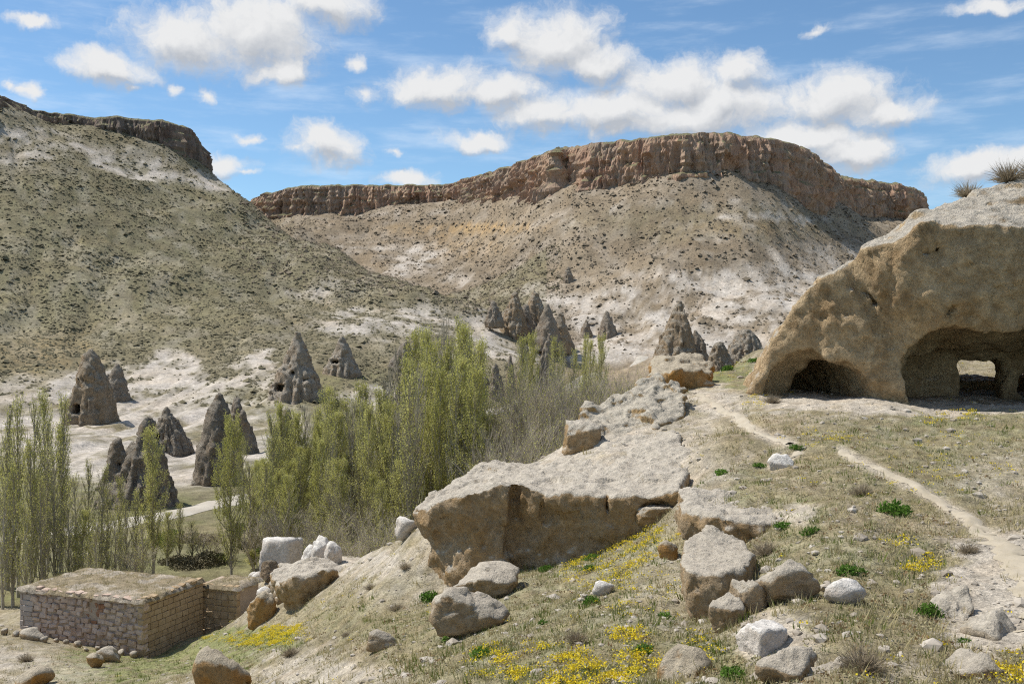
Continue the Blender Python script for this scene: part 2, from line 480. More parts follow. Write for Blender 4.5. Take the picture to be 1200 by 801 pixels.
def mat_ground(name, s1, s2, bd, bstr, contrast=0.5):
    m, T = newmat(name)
    pos = T.n('ShaderNodeNewGeometry').outputs['Position']
    col = T.n('ShaderNodeAttribute', attribute_name="Col").outputs['Color']
    n1 = T.noise(pos, s1, 8, 0.7); n2 = T.noise(pos, s2, 5, 0.7)
    f = T.m('MULTIPLY', T.rng(n1, 0.25, 0.75, 1 - contrast, 1 + contrast), T.rng(n2, 0.3, 0.7, 1 - contrast, 1 + contrast))
    c = T.mix(1.0, col, grey(T, f), 'MULTIPLY')
    warm = T.noise(pos, s1 * 0.4, 4, 0.6)
    c = T.mix(T.rng(warm, 0.45, 0.7, 0, 0.35), c, T.mix(1.0, c, (1.12, 0.98, 0.8), 'MULTIPLY'))
    h = T.m('ADD', T.m('MULTIPLY', n1, 1.0), T.m('MULTIPLY', n2, 0.6))
    finish(T, c, 0.97, h, bstr, bd)
    return m
M = {}
M['near'] = mat_ground('dry_soil', 3.0, 20.0, 0.07, 1.0, 0.5)
M['far'] = mat_ground('hill_soil', 0.16, 0.9, 0.9, 0.8, 0.34)

def mat_rock(name, top, face, stain, scale=1.0, bd=0.06, lichen=True, stain_amt=0.5, tlo=0.22):
    """weathered grey tops with lichen, fresher ochre break faces; colour is the stone's own"""
    m, T = newmat(name)
    geo = T.n('ShaderNodeNewGeometry'); pos = geo.outputs['Position']
    nz = T.n('ShaderNodeSeparateXYZ', {0: geo.outputs['Normal']}).outputs[2]
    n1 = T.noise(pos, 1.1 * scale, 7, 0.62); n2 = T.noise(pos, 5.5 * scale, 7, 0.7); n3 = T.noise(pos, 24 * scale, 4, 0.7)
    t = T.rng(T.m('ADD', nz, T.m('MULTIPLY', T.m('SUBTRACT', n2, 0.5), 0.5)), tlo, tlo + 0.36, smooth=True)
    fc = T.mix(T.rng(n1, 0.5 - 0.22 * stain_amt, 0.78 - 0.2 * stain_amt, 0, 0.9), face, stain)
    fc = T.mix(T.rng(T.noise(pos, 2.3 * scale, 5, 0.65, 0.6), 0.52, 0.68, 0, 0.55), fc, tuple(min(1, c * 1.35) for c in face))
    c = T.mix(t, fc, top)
    if lichen:
        l = T.rng(n3, 0.52, 0.66, 0, 0.5)
        c = T.mix(T.m('MULTIPLY', l, T.rng(n1, 0.35, 0.6)), c, T.mix(1.0, c, (0.42, 0.40, 0.38), 'MULTIPLY'))
    pit = T.n('ShaderNodeTexVoronoi', {'Vector': T.vm('ADD', pos, T.n('ShaderNodeVectorMath', {0: T.n('ShaderNodeTexNoise', {'Vector': pos, 'Scale': 3.0 * scale}).outputs['Color'], 1: (0.5, 0.5, 0.5)}, operation='MULTIPLY').outputs[0]), 'Scale': 3.2 * scale}, feature='F1').outputs['Distance']
    f = T.m('MULTIPLY', T.rng(n2, 0.28, 0.72, 0.66, 1.3), T.rng(n3, 0.32, 0.68, 0.76, 1.2))
    c = T.mix(1.0, c, grey(T, f), 'MULTIPLY')
    h = T.m('ADD', T.m('ADD', T.m('MULTIPLY', n2, 1.2), T.m('MULTIPLY', n3, 0.4)), T.m('MULTIPLY', T.rng(pit, 0.0, 0.28), 0.35))
    finish(T, c, 0.95, h, 1.0, bd / scale)
    return m
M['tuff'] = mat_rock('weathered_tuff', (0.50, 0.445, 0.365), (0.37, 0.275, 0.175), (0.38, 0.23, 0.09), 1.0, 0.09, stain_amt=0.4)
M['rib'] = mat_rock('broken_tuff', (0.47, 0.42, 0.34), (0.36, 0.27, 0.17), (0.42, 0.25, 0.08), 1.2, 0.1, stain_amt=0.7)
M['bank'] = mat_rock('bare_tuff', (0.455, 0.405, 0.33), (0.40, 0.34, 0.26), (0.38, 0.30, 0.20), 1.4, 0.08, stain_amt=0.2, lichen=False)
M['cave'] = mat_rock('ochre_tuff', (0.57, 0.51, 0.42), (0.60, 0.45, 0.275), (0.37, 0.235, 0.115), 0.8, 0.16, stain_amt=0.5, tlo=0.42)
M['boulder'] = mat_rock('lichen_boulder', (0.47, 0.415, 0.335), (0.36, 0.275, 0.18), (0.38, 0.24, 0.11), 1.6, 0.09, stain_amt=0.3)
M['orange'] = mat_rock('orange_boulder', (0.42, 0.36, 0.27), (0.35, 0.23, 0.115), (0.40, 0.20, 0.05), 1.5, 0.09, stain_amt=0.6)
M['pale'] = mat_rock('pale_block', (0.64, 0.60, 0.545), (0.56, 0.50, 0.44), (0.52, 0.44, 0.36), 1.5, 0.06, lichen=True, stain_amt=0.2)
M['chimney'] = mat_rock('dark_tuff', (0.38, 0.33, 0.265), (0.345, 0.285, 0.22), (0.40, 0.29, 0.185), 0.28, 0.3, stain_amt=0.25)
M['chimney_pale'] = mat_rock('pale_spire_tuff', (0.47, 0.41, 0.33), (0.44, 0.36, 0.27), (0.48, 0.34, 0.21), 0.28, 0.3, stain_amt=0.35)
M['chimney_tan'] = mat_rock('tan_tuff', (0.42, 0.36, 0.28), (0.40, 0.31, 0.215), (0.45, 0.31, 0.175), 0.28, 0.3, stain_amt=0.45)

def mat_cliff(name='cliff_rock', k=(1.0, 1.0, 1.0)):
    m, T = newmat(name)
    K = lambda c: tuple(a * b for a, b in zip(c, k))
    geo = T.n('ShaderNodeNewGeometry'); pos = geo.outputs['Position']
    nz = T.n('ShaderNodeSeparateXYZ', {0: geo.outputs['Normal']}).outputs[2]
    st = T.n('ShaderNodeVectorMath', {0: pos, 1: (1, 1, 0.16)}, operation='MULTIPLY').outputs[0]
    n1 = T.noise(st, 0.10, 7, 0.65, 0.4); n2 = T.noise(st, 0.45, 6, 0.7); n3 = T.noise(pos, 0.06, 5, 0.6)
    c = T.mix(T.rng(n1, 0.38, 0.66), K((0.33, 0.205, 0.145)), K((0.57, 0.375, 0.245)))
    c = T.mix(T.rng(n3, 0.42, 0.62, 0, 0.8), c, K((0.37, 0.285, 0.215)))
    c = T.mix(T.rng(n2, 0.53, 0.66, 0, 0.75), c, K((0.15, 0.11, 0.082)))
    grass = T.mix(T.noise(pos, 0.5, 4, 0.7), (0.13, 0.125, 0.06), (0.26, 0.235, 0.14))
    c = T.mix(T.rng(nz, 0.55, 0.8), c, grass)
    h = T.m('ADD', n2, T.m('MULTIPLY', T.noise(pos, 1.2, 5, 0.7), 0.6))
    finish(T, c, 0.95, h, 0.9, 1.2)
    return m
M['cliff'] = mat_cliff()
M['cliff_shaded'] = mat_cliff('shaded_cliff_rock', (0.52, 0.58, 0.66))  # same cliff rock, darkened and cooled: the hill cliff's shadow put into its colour

def mat_plain(name, a, b, scale=4.0, rough=0.9, transl=0.0, coord='pos', bump=None):
    m, T = newmat(name)
    pos = T.n('ShaderNodeNewGeometry').outputs['Position']
    rnd = T.n('ShaderNodeObjectInfo').outputs['Random']
    n = T.noise(pos, scale, 3, 0.7)
    f = T.m('ADD', T.rng(n, 0.3, 0.7), T.m('MULTIPLY', T.m('SUBTRACT', rnd, 0.5), 0.5), clamp=True)
    c = T.mix(f, a, b)
    if transl:
        d = T.n('ShaderNodeBsdfDiffuse', {0: c}); t = T.n('ShaderNodeBsdfTranslucent', {0: c})
        mx = T.n('ShaderNodeMixShader', {0: transl, 1: d.outputs[0], 2: t.outputs[0]})
        T.n('ShaderNodeOutputMaterial', {0: mx.outputs[0]})
    else:
        finish(T, c, rough, n if bump else None, 0.6, bump or 0.05)
    return m
M['leaf'] = mat_plain('spring_leaf', (0.38, 0.375, 0.10), (0.60, 0.575, 0.21), 0.9, transl=0.52)
M['bark'] = mat_plain('poplar_bark', (0.26, 0.23, 0.175), (0.42, 0.375, 0.295), 1.5)
M['twig'] = mat_plain('bare_twig', (0.29, 0.25, 0.19), (0.46, 0.40, 0.315), 0.8)
M['scrub'] = mat_plain('hill_scrub', (0.118, 0.105, 0.062), (0.185, 0.16, 0.098), 0.1)
M['scrub2'] = mat_plain('talus_scrub', (0.14, 0.115, 0.082), (0.22, 0.178, 0.125), 0.1)
M['straw'] = mat_plain('dry_grass', (0.33, 0.28, 0.14), (0.54, 0.47, 0.27), 1.2, transl=0.3)
M['green'] = mat_plain('fresh_grass', (0.11, 0.15, 0.03), (0.22, 0.25, 0.07), 1.5, transl=0.35)
M['sage'] = mat_plain('cushion_plant', (0.25, 0.23, 0.125), (0.41, 0.37, 0.22), 1.0, transl=0.25)
M['rust'] = mat_plain('dead_herb', (0.20, 0.13, 0.07), (0.33, 0.24, 0.13), 1.0, transl=0.25)
M['herb'] = mat_plain('green_herb', (0.06, 0.13, 0.02), (0.14, 0.24, 0.045), 6.0, transl=0.3)
M['drybush'] = mat_plain('dry_bush', (0.26, 0.21, 0.145), (0.38, 0.32, 0.23), 3.0, transl=0.2)
M['flower'] = mat_plain('yellow_flower', (0.66, 0.47, 0.02), (0.80, 0.66, 0.06), 5.0, transl=0.3)
M['pebble'] = mat_plain('pebble', (0.28, 0.24, 0.19), (0.56, 0.51, 0.44), 1.4)
M['bushleaf'] = mat_plain('bush_leaf', (0.10, 0.13, 0.03), (0.19, 0.22, 0.06), 1.0, transl=0.35)
M['road'] = mat_plain('dusty_road', (0.40, 0.36, 0.30), (0.52, 0.48, 0.41), 0.5, bump=0.03)
M['path'] = mat_plain('trodden_earth', (0.35, 0.30, 0.22), (0.44, 0.385, 0.30), 2.2, bump=0.05)
M['mortar'] = mat_plain('earth_mortar', (0.33, 0.255, 0.195), (0.44, 0.35, 0.27), 4.0, bump=0.03)
M['ashlar'] = mat_plain('ashlar_stone', (0.33, 0.235, 0.14), (0.44, 0.33, 0.21), 2.6, bump=0.03)
M['rubble'] = mat_plain('rubble_stone', (0.35, 0.25, 0.195), (0.58, 0.455, 0.365), 2.6, bump=0.03)
M['redstone'] = mat_plain('red_stone', (0.24, 0.115, 0.065), (0.36, 0.21, 0.13), 3.0, bump=0.03)
M['quoin'] = mat_plain('quoin_stone', (0.36, 0.295, 0.25), (0.45, 0.385, 0.335), 2.0, bump=0.02)
M['dark'] = mat_plain('soot', (0.03, 0.025, 0.02), (0.06, 0.05, 0.04), 2.0)

# ------------------------------------------------------------------ colour maps of the ground (what grows or lies where)
def blob(px, py, L):
    s = np.zeros_like(px)
    for (cx, cy, rx, ry, w) in L:
        q = ((px - cx) / rx) ** 2 + ((py - cy) / ry) ** 2
        s = np.maximum(s, w * np.clip(1.6 - q, 0, 1))
    return s
def stroke(px, py, pts, w):
    s = np.full_like(px, 1e9)
    for (a, b) in zip(pts[:-1], pts[1:]):
        a = np.array(a, float); b = np.array(b, float); ab = b - a
        t = np.clip(((px - a[0]) * ab[0] + (py - a[1]) * ab[1]) / (ab @ ab), 0, 1)
        s = np.minimum(s, np.hypot(px - a[0] - t * ab[0], py - a[1] - t * ab[1]))
    return np.clip(1.5 - s / w, 0, 1)
FAR_PALE = [(160, 470, 120, 40, 1.5), (120, 510, 90, 50, 1.4), (40, 500, 70, 40, 1.0), (20, 455, 50, 18, .6), (200, 430, 34, 22, 1.3), (290, 450, 36, 26, .8), (310, 425, 16, 14, 1.0), (235, 545, 70, 26, 1.1), (320, 510, 40, 50, 1.0),
            (440, 465, 40, 14, .8), (390, 340, 40, 14, .35), (440, 380, 60, 16, .55), (520, 375, 60, 16, .7), (590, 388, 50, 14, .9), (600, 412, 70, 14, .9),
            (110, 178, 60, 10, .75), (40, 160, 50, 12, .7), (150, 193, 50, 9, .8), (210, 207, 50, 8, .8), (255, 216, 25, 7, .7), (20, 182, 45, 9, .8),
            (500, 300, 26, 9, .9), (475, 316, 26, 9, .8), (530, 325, 22, 8, .35), (850, 348, 130, 34, 1.05), (760, 358, 70, 26, .95), (690, 365, 50, 20, .75), (930, 352, 90, 36, 1.0), (760, 398, 80, 20, 1.2), (880, 392, 100, 26, 1.2),
            (700, 415, 60, 14, 1.1), (640, 340, 24, 8, .4), (900, 255, 70, 4, .8), (430, 292, 40, 6, .35), (980, 310, 60, 24, .35)]
FAR_ORANGE = [(570, 268, 55, 6, .8), (540, 285, 45, 16, .3), (480, 268, 40, 5, .4), (60, 420, 60, 30, .25), (880, 268, 80, 8, .3)]
FAR_GREEN = [(280, 470, 40, 30, .6), (320, 470, 60, 12, .7), (420, 450, 60, 16, .5), (60, 440, 90, 14, .35), (260, 600, 220, 22, .8), (60, 590, 120, 40, .7), (220, 690, 260, 60, .9), (420, 620, 200, 80, .8), (420, 520, 120, 40, .6), (120, 300, 220, 110, .3),
             (640, 500, 100, 40, .35), (840, 260, 160, 22, .25)]
def far_cols(V):
    px, py = pix(V)
    x, y, z = V.T
    p = V * np.array([1, 1, 1.0])
    n = fbm(p * 0.02, 4); n2 = fbm(p * 0.07 + 31, 4); n3 = fbm(p * 0.35 + 7, 3)
    qx, qy = px + 16 * n2, py + 7 * fbm(p * 0.05 + 50, 3)
    base = np.array([0.19, 0.165, 0.103])[None] * (1 + 0.15 * n + 0.12 * n3)[:, None]
    mesa = sstep(-0.05, 0.1, (x / np.maximum(y, 1)) - (-0.16) + (y - 500) / 4000)
    mesa = np.where(y > 560, 1.0, mesa)
    left = (px < 640) & (y < 570 - 0.0 * px)
    isleft = left & ~((px > 280) & (y > 560))
    base = np.where(isleft[:, None], base, np.array([0.225, 0.18, 0.125])[None] * (1 + 0.2 * n + 0.15 * n3)[:, None])
    pale = blob(qx, qy, FAR_PALE)
    # thin rills of bare tuff showing through the scrub
    rill = sstep(0.55, 1.0, fbm(np.stack([x * 0.085 + y * 0.035 + 0.6 * n, y * 0.016, z * 0.02], -1), 3, ridge=True)) * sstep(0.05, 0.5, n2 + 0.3)
    pale = np.clip(pale * (0.6 + 0.9 * n2 + 0.5 * n3) * 1.15 + 0.2 * rill * sstep(-10, 5, z), 0, 1)
    dr = fbm(np.stack([x * 0.22 + 0.5 * n2, y * 0.03, 0 * x], -1), 4) + 0.5 * fbm(np.stack([x * 0.7, y * 0.09, 0 * x + 3], -1), 3)
    pale = np.clip(pale * (1.0 + 0.55 * dr), 0, 1)
    orange = np.clip(blob(qx, py, FAR_ORANGE) * (0.8 + n3), 0, 1)
    green = np.clip(blob(qx, qy, FAR_GREEN) * (0.75 + 0.8 * n3 + 0.4 * n2), 0, 1)
    strat = sstep(0.35, 0.75, fbm(np.stack([x * 0.006, y * 0.006, z * 0.16 + 0.4 * n], -1), 3)) * (~isleft) * sstep(30, 55, z)
    pale = np.clip(pale + 0.4 * strat * sstep(-0.2, 0.5, n2), 0, 1)
    gw = sstep(0.25, 0.8, fbm(np.stack([x * 0.05 + 0.4 * n, y * 0.012, 0 * x + 9], -1), 3)) * (~isleft) * sstep(75, 25, z)
    pale = np.clip(pale + 0.4 * gw * sstep(-0.3, 0.4, n2), 0, 1)
    c = base + (np.array([0.15, 0.155, 0.065]) - base) * (green * 0.75)[:, None]
    c = c + (np.array([0.42, 0.28, 0.13]) - c) * orange[:, None] * 0.8
    c = c + (np.array([0.455, 0.41, 0.355]) - c) * pale[:, None]
    return np.clip(c, 0.02, 0.8), pale, green

PATHS = [[(818, 462), (838, 474), (868, 492), (898, 512), (930, 520)], [(905, 548), (930, 536), (938, 528)], [(985, 528), (1040, 556), (1090, 580), (1140, 612), (1180, 645), (1215, 690), (1275, 760), (1340, 820)]]
NEAR_TUFF = [(1195, 665, 45, 36, 1.2), (720, 535, 100, 40, .85), (640, 560, 70, 24, 1), (790, 500, 50, 30, .45), (800, 560, 60, 30, .5), (1060, 474, 170, 12, 1), (960, 470, 80, 12, 1), (840, 470, 40, 16, .7), (1165, 700, 60, 60, 1.6), (1180, 650, 60, 30, .8), (915, 755, 40, 40, .8),
             (440, 660, 40, 18, .7), (400, 660, 34, 14, .7), (380, 790, 90, 12, .6), (350, 770, 40, 10, .4), (270, 690, 60, 30, .4), (20, 770, 40, 10, .6), (60, 790, 60, 14, .4), (480, 690, 50, 22, .3), (540, 640, 60, 60, .4),
             (930, 605, 30, 12, .7), (1180, 560, 60, 30, .35), (1050, 790, 40, 14, .3), (780, 690, 40, 40, .3), (770, 660, 30, 12, .3)]
NEAR_GREEN = [(430, 725, 70, 24, .35), (470, 680, 40, 20, .3), (680, 700, 160, 60, .35), (960, 690, 120, 70, .3), (1080, 540, 140, 50, .3), (620, 770, 160, 40, .35), (200, 768, 100, 18, 1.5), (290, 748, 60, 14, 1.5), (120, 790, 70, 14, 1.2), (850, 437, 40, 12, 1), (860, 440, 40, 14, .9), (900, 470, 30, 12, .4), (940, 610, 40, 30, .5), (870, 570, 40, 20, .45), (1100, 490, 60, 12, .6), (1180, 500, 40, 14, .5), (700, 650, 110, 30, .45),
              (640, 700, 60, 20, .3), (720, 790, 160, 40, .5), (840, 780, 40, 30, .6), (980, 660, 60, 30, .35), (1060, 660, 60, 30, .35), (530, 740, 70, 30, .4), (1000, 520, 40, 10, .4), (1150, 480, 80, 14, .5)]
NEAR_RUST = [(430, 730, 70, 30, .6), (480, 770, 60, 24, .5), (1000, 560, 90, 40, .6), (960, 600, 60, 40, .5), (1000, 720, 70, 40, .6), (1090, 620, 60, 30, .4), (900, 500, 50, 20, .5), (840, 520, 50, 24, .4)]
FLOWERS = [(740, 640, 34, 20, 1), (770, 628, 22, 12, 1), (700, 665, 40, 24, .55), (650, 640, 30, 12, .4), (650, 785, 70, 26, .8), (590, 780, 40, 20, .55), (740, 746, 24, 9, 1), (760, 770, 30, 16, .8), (700, 795, 60, 16, .7), (690, 772, 26, 12, .6), (800, 775, 26, 12, .4),
           (1078, 662, 26, 9, .9), (1050, 636, 18, 7, .5), (1128, 491, 26, 8, .8), (1100, 494, 26, 6, .4), (300, 750, 56, 6, 1.2), (335, 740, 24, 6, 1.2), (885, 470, 14, 7, .8), (985, 516, 26, 9, .35), (860, 436, 30, 9, .35), (800, 705, 20, 20, .2), (820, 770, 20, 20, .4), (940, 515, 30, 12, .15),
           (1185, 785, 24, 18, .6), (560, 700, 30, 20, .3), (1060, 560, 60, 20, .08), (540, 715, 18, 14, .4), (1120, 540, 60, 30, .1), (730, 690, 60, 30, .15)]
def near_masks(V):
    px, py = pix(V)
    p = V.copy()
    n = fbm(p * 0.5, 4); n2 = fbm(p * 1.7 + 31, 4); n3 = fbm(p * 6 + 3, 3)
    qx, qy = px + 22 * n2, py + 9 * fbm(p * 1.1 + 9, 3)
    tuff = np.clip(blob(qx, qy, NEAR_TUFF) * (0.9 + 0.7 * n2) * 1.3, 0, 1)
    path = np.zeros_like(px)
    for L, w in zip(PATHS, (5, 4, 6)):
        path = np.maximum(path, stroke(px + 5 * n2, py + 3 * n2, L, w))
    green = np.clip(blob(qx, qy, NEAR_GREEN) * (0.7 + 1.0 * n2 + 0.5 * n3), 0, 1)
    rust = np.clip(blob(qx, qy, NEAR_RUST) * (0.7 + 0.8 * n2), 0, 1)
    return px, py, n, n2, n3, tuff, path, green, rust
def near_cols(V):
    px, py, n, n2, n3, tuff, path, green, rust = near_masks(V)
    c = np.array([0.25, 0.212, 0.132])[None] * (1 + 0.16 * n + 0.16 * n3)[:, None]
    c = c + (np.array([0.37, 0.325, 0.255]) - c) * np.clip(0.4 + 1.3 * n2, 0, 1)[:, None] * 0.6
    c = c + (np.array([0.27, 0.19, 0.11]) - c) * rust[:, None] * 0.4
    c = c + (np.array([0.17, 0.19, 0.06]) - c) * green[:, None] * 0.75
    c = c + (np.array([0.435, 0.385, 0.315]) - c) * tuff[:, None]
    c = c + (np.array([0.46, 0.40, 0.315]) - c) * path[:, None] * 0.85
    return np.clip(c, 0.02, 0.8)

# ------------------------------------------------------------------ terrain meshes
def polar_sheet(pxs, ds, zf):
    PX, D = np.meshgrid(pxs, ds)
    X = ((PX - 600) / FPX * D).ravel(); Y = D.ravel()
    return np.stack([X, Y, zf(X, Y)], -1), grid_quads(len(ds), len(pxs))
V, Q = polar_sheet(np.linspace(-190, 1390, 470), np.exp(np.linspace(math.log(32), math.log(900), 375)), z_far)
fc, _, _ = far_cols(V)
o = obj('valley_ground', mesh_from('valley_ground', V, [Q], True, fc), M['far']); tag(o, 'scrubby valley floor rising into hill slopes', kind='structure')

def near_sheet():
    ds = np.concatenate([np.linspace(0.6, 6, 14)[:-1], np.exp(np.linspace(math.log(6), math.log(95), 420))])
    PX, D = np.meshgrid(np.linspace(-190, 1390, 540), ds)
    # close to the camera the fan is widened so that the ground goes on under and beside it
    X = (PX - 600) / FPX * np.maximum(D, 6.0); Y = D
    X, Y = X.ravel(), Y.ravel()
    return np.stack([X, Y, z_near(X, Y)], -1), grid_quads(len(ds), 540)
V, Q = near_sheet()
o = obj('hillside_ground', mesh_from('hillside_ground', V, [Q], True, near_cols(V)), M['near']); tag(o, 'dry stony hillside ground', kind='structure')

# ------------------------------------------------------------------ cliffs round the plateaus
def cliff(name, rim, label, seed, ncol, nrow=26, mat='cliff', H=120.0):
    """rim: (px, rim_y, foot_y[, depth]); a flat plateau gives the depth from the rim's height"""
    R = []
    for r in rim:
        d = r[3] if len(r) > 3 else H * FPX / (400.5 - r[1])
        t = P(r[0], r[1], d); b = P(r[0], r[2], d - 3)
        R.append((t[0], t[1], t[2], b[2], r[4] if len(r) > 4 else 0.0))
    R = np.array(R)
    s = np.concatenate([[0], np.cumsum(np.hypot(np.diff(R[:, 0]), np.diff(R[:, 1])))])
    u = np.linspace(0, s[-1], ncol)
    C = np.stack([np.interp(u, s, R[:, k]) for k in range(5)], -1)
    k = np.ones(9) / 9
    for a in (0, 1):
        e = np.pad(C[:, a], 4, mode='edge'); C[:, a] = np.convolve(e, k, 'valid')
    tx, ty = np.gradient(C[:, 0]), np.gradient(C[:, 1]); l = np.hypot(tx, ty)
    nx, ny = ty / l, -tx / l                                  # outward, towards the valley
    u3 = np.stack([u, np.zeros_like(u), np.full_like(u, seed)], -1)
    top = C[:, 2] + 1.3 * fbm(u3 * 0.09, 4) - 1.2 * np.clip(fbm(u3 * 0.05 + 3, 2, ridge=True), 0, 1) * 0.5
    bot = C[:, 3] - 16.0
    rows = []
    for j in range(nrow):
        t = j / (nrow - 1.0)                                  # 0 top .. 1 foot
        z = top + (bot - top) * t
        p = np.stack([u * 0.075, z * 0.02, np.full_like(u, seed + 4.0)], -1)
        buttress = 4.2 * fbm(p + 0.5 * fbm(p * 0.7 + 2, 2)[:, None], 2, ridge=True) + 3.4 * facet(np.stack([u * 0.05, z * 0.05, np.full_like(u, seed)], -1)) + 1.3 * facet(np.stack([u * 0.16, z * 0.16, np.full_like(u, seed + 5)], -1))
        cols_ = 1.25 * fbm(np.stack([u * 0.26, z * 0.05, np.full_like(u, seed)], -1), 3, ridge=True)
        strat = 1.7 * fbm(np.stack([u * 0.02, z * 0.34, np.full_like(u, seed + 8)], -1), 3)
        fine = 0.9 * fbm(np.stack([u * 0.6, z * 0.5, np.full_like(u, seed + 2)], -1), 3)
        out = (buttress + cols_) * (0.35 + 0.65 * min(1, t * 4)) + strat + fine + 2.4 * t + 1.6 * float(sstep(0.5, 0.58, np.array(t)))
        if j == 0: out = out * 0.4 - 1.2
        rows.append(np.stack([C[:, 0] + nx * out, C[:, 1] + ny * out, z], -1))
    cap = []
    for (b, dz) in ((3, 0.3), (9, 1.0), (25, 2.2), (70, 3.5), (180, 3.0)):
        p = np.stack([C[:, 0] * 0.05, C[:, 1] * 0.05 + b * 0.05, np.zeros_like(u)], -1)
        cap.append(np.stack([C[:, 0] * (1 + b / C[:, 1]), C[:, 1] + b, top + dz * 0.35 + C[:, 4] * min(1, b / 25.0) + 0.7 * fbm(p, 3)], -1))
    G = np.concatenate(cap[::-1] + rows, 0)
    Qd = grid_quads(len(cap) + nrow, ncol)[:, ::-1]
    o = obj(name, mesh_from(name, G, [Qd], False), M[mat])
    return tag(o, label, kind='structure')
cliff('mesa_cliff', [(262, 262, 268, 850), (283, 240, 258, 830), (310, 226, 256, 800), (345, 217, 256), (400, 215, 255), (467, 216, 244), (527, 215, 238), (567, 202, 235), (613, 188, 230), (640, 177, 229), (652, 172, 228), (660, 172, 226, 655), (684, 169, 221, 634), (690, 167, 220, 615),
      (733, 163, 217), (800, 154, 213), (850, 155, 213), (900, 160, 206), (933, 168, 222), (955, 180, 230), (968, 192, 236), (985, 206, 240, 735, 4.5), (1030, 212, 249, 764, 3), (1060, 216, 256, 775, 1), (1071, 219, 258, 790, 0), (1074, 225, 262, 850, 0)],
      'reddish brown cliff band ringing the flat-topped mesa', 3.0, 1500)
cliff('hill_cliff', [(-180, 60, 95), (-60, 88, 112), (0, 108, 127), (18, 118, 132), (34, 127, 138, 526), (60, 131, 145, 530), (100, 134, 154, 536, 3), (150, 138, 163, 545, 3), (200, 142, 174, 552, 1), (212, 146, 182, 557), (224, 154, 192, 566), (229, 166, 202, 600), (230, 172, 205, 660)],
      'shadow-toned cliff band along the top of the scrubby hill', 9.0, 700, 20, 'cliff_shaded')

# ------------------------------------------------------------------ road and footpaths draped on the ground
def drape(name, pts, width, zf, mat, label, lift, step=0.5, ragged=0.15, flare=1.0):
    pts = np.array(pts); s = np.concatenate([[0], np.cumsum(np.hypot(*np.diff(pts[:, :2], axis=0).T))])
    u = np.arange(0, s[-1], step)
    c = np.stack([np.interp(u, s, pts[:, k]) for k in (0, 1)], -1)
    k = np.ones(7) / 7
    for a in (0, 1): c[:, a] = np.convolve(np.pad(c[:, a], 3, mode='edge'), k, 'valid')
    t = np.gradient(c, axis=0); t /= np.linalg.norm(t, axis=1)[:, None] + 1e-9
    nrm = np.stack([t[:, 1], -t[:, 0]], -1)
    w0 = width / 2 * (1 + ragged * 2 * fbm(np.stack([u * 0.5 / width, u * 0, u * 0 + 1], -1), 3)); w1 = width / 2 * (1 + ragged * 2 * fbm(np.stack([u * 0.5 / width, u * 0, u * 0 + 5], -1), 3))
    fl = 1 + (flare - 1) * (u / u[-1]) ** 2.5; w0 = w0 * fl; w1 = w1 * fl
    rows = []
    for f in np.linspace(-1, 1, 9):
        q = c + nrm * np.where(f < 0, w0, w1)[:, None] * f
        rows.append(np.stack([q[:, 0], q[:, 1], zf(q[:, 0], q[:, 1]) + lift * (1 - 0.9 * abs(f) ** 3)], -1))
    G = np.stack(rows, 1).reshape(-1, 3)
    o = obj(name, mesh_from(name, G, [grid_quads(len(u), 9)[:, ::-1]], True), mat)
    return tag(o, label, kind='structure')
ROAD = [(-50, 85), (-42, 97), (-36, 106), (-28, 125), (-20, 155), (-12, 200), (-4, 250), (6, 290), (18, 325), (36, 365), (52, 400)]
drape('road', [(x, y, 0) for x, y in ROAD], 4.2, z_far, M['road'], 'pale dusty road along the valley floor', 0.3, 1.0, 0.06)
for L, w, fl in zip(PATHS, (0.26, 0.18, 0.2), (1.0, 1.0, 6.5)):
    drape('footpath', [hit(px, py) for px, py in L], w, z_near, M['path'], 'narrow trodden path across the hillside', 0.035, 0.08, 0.5, fl)

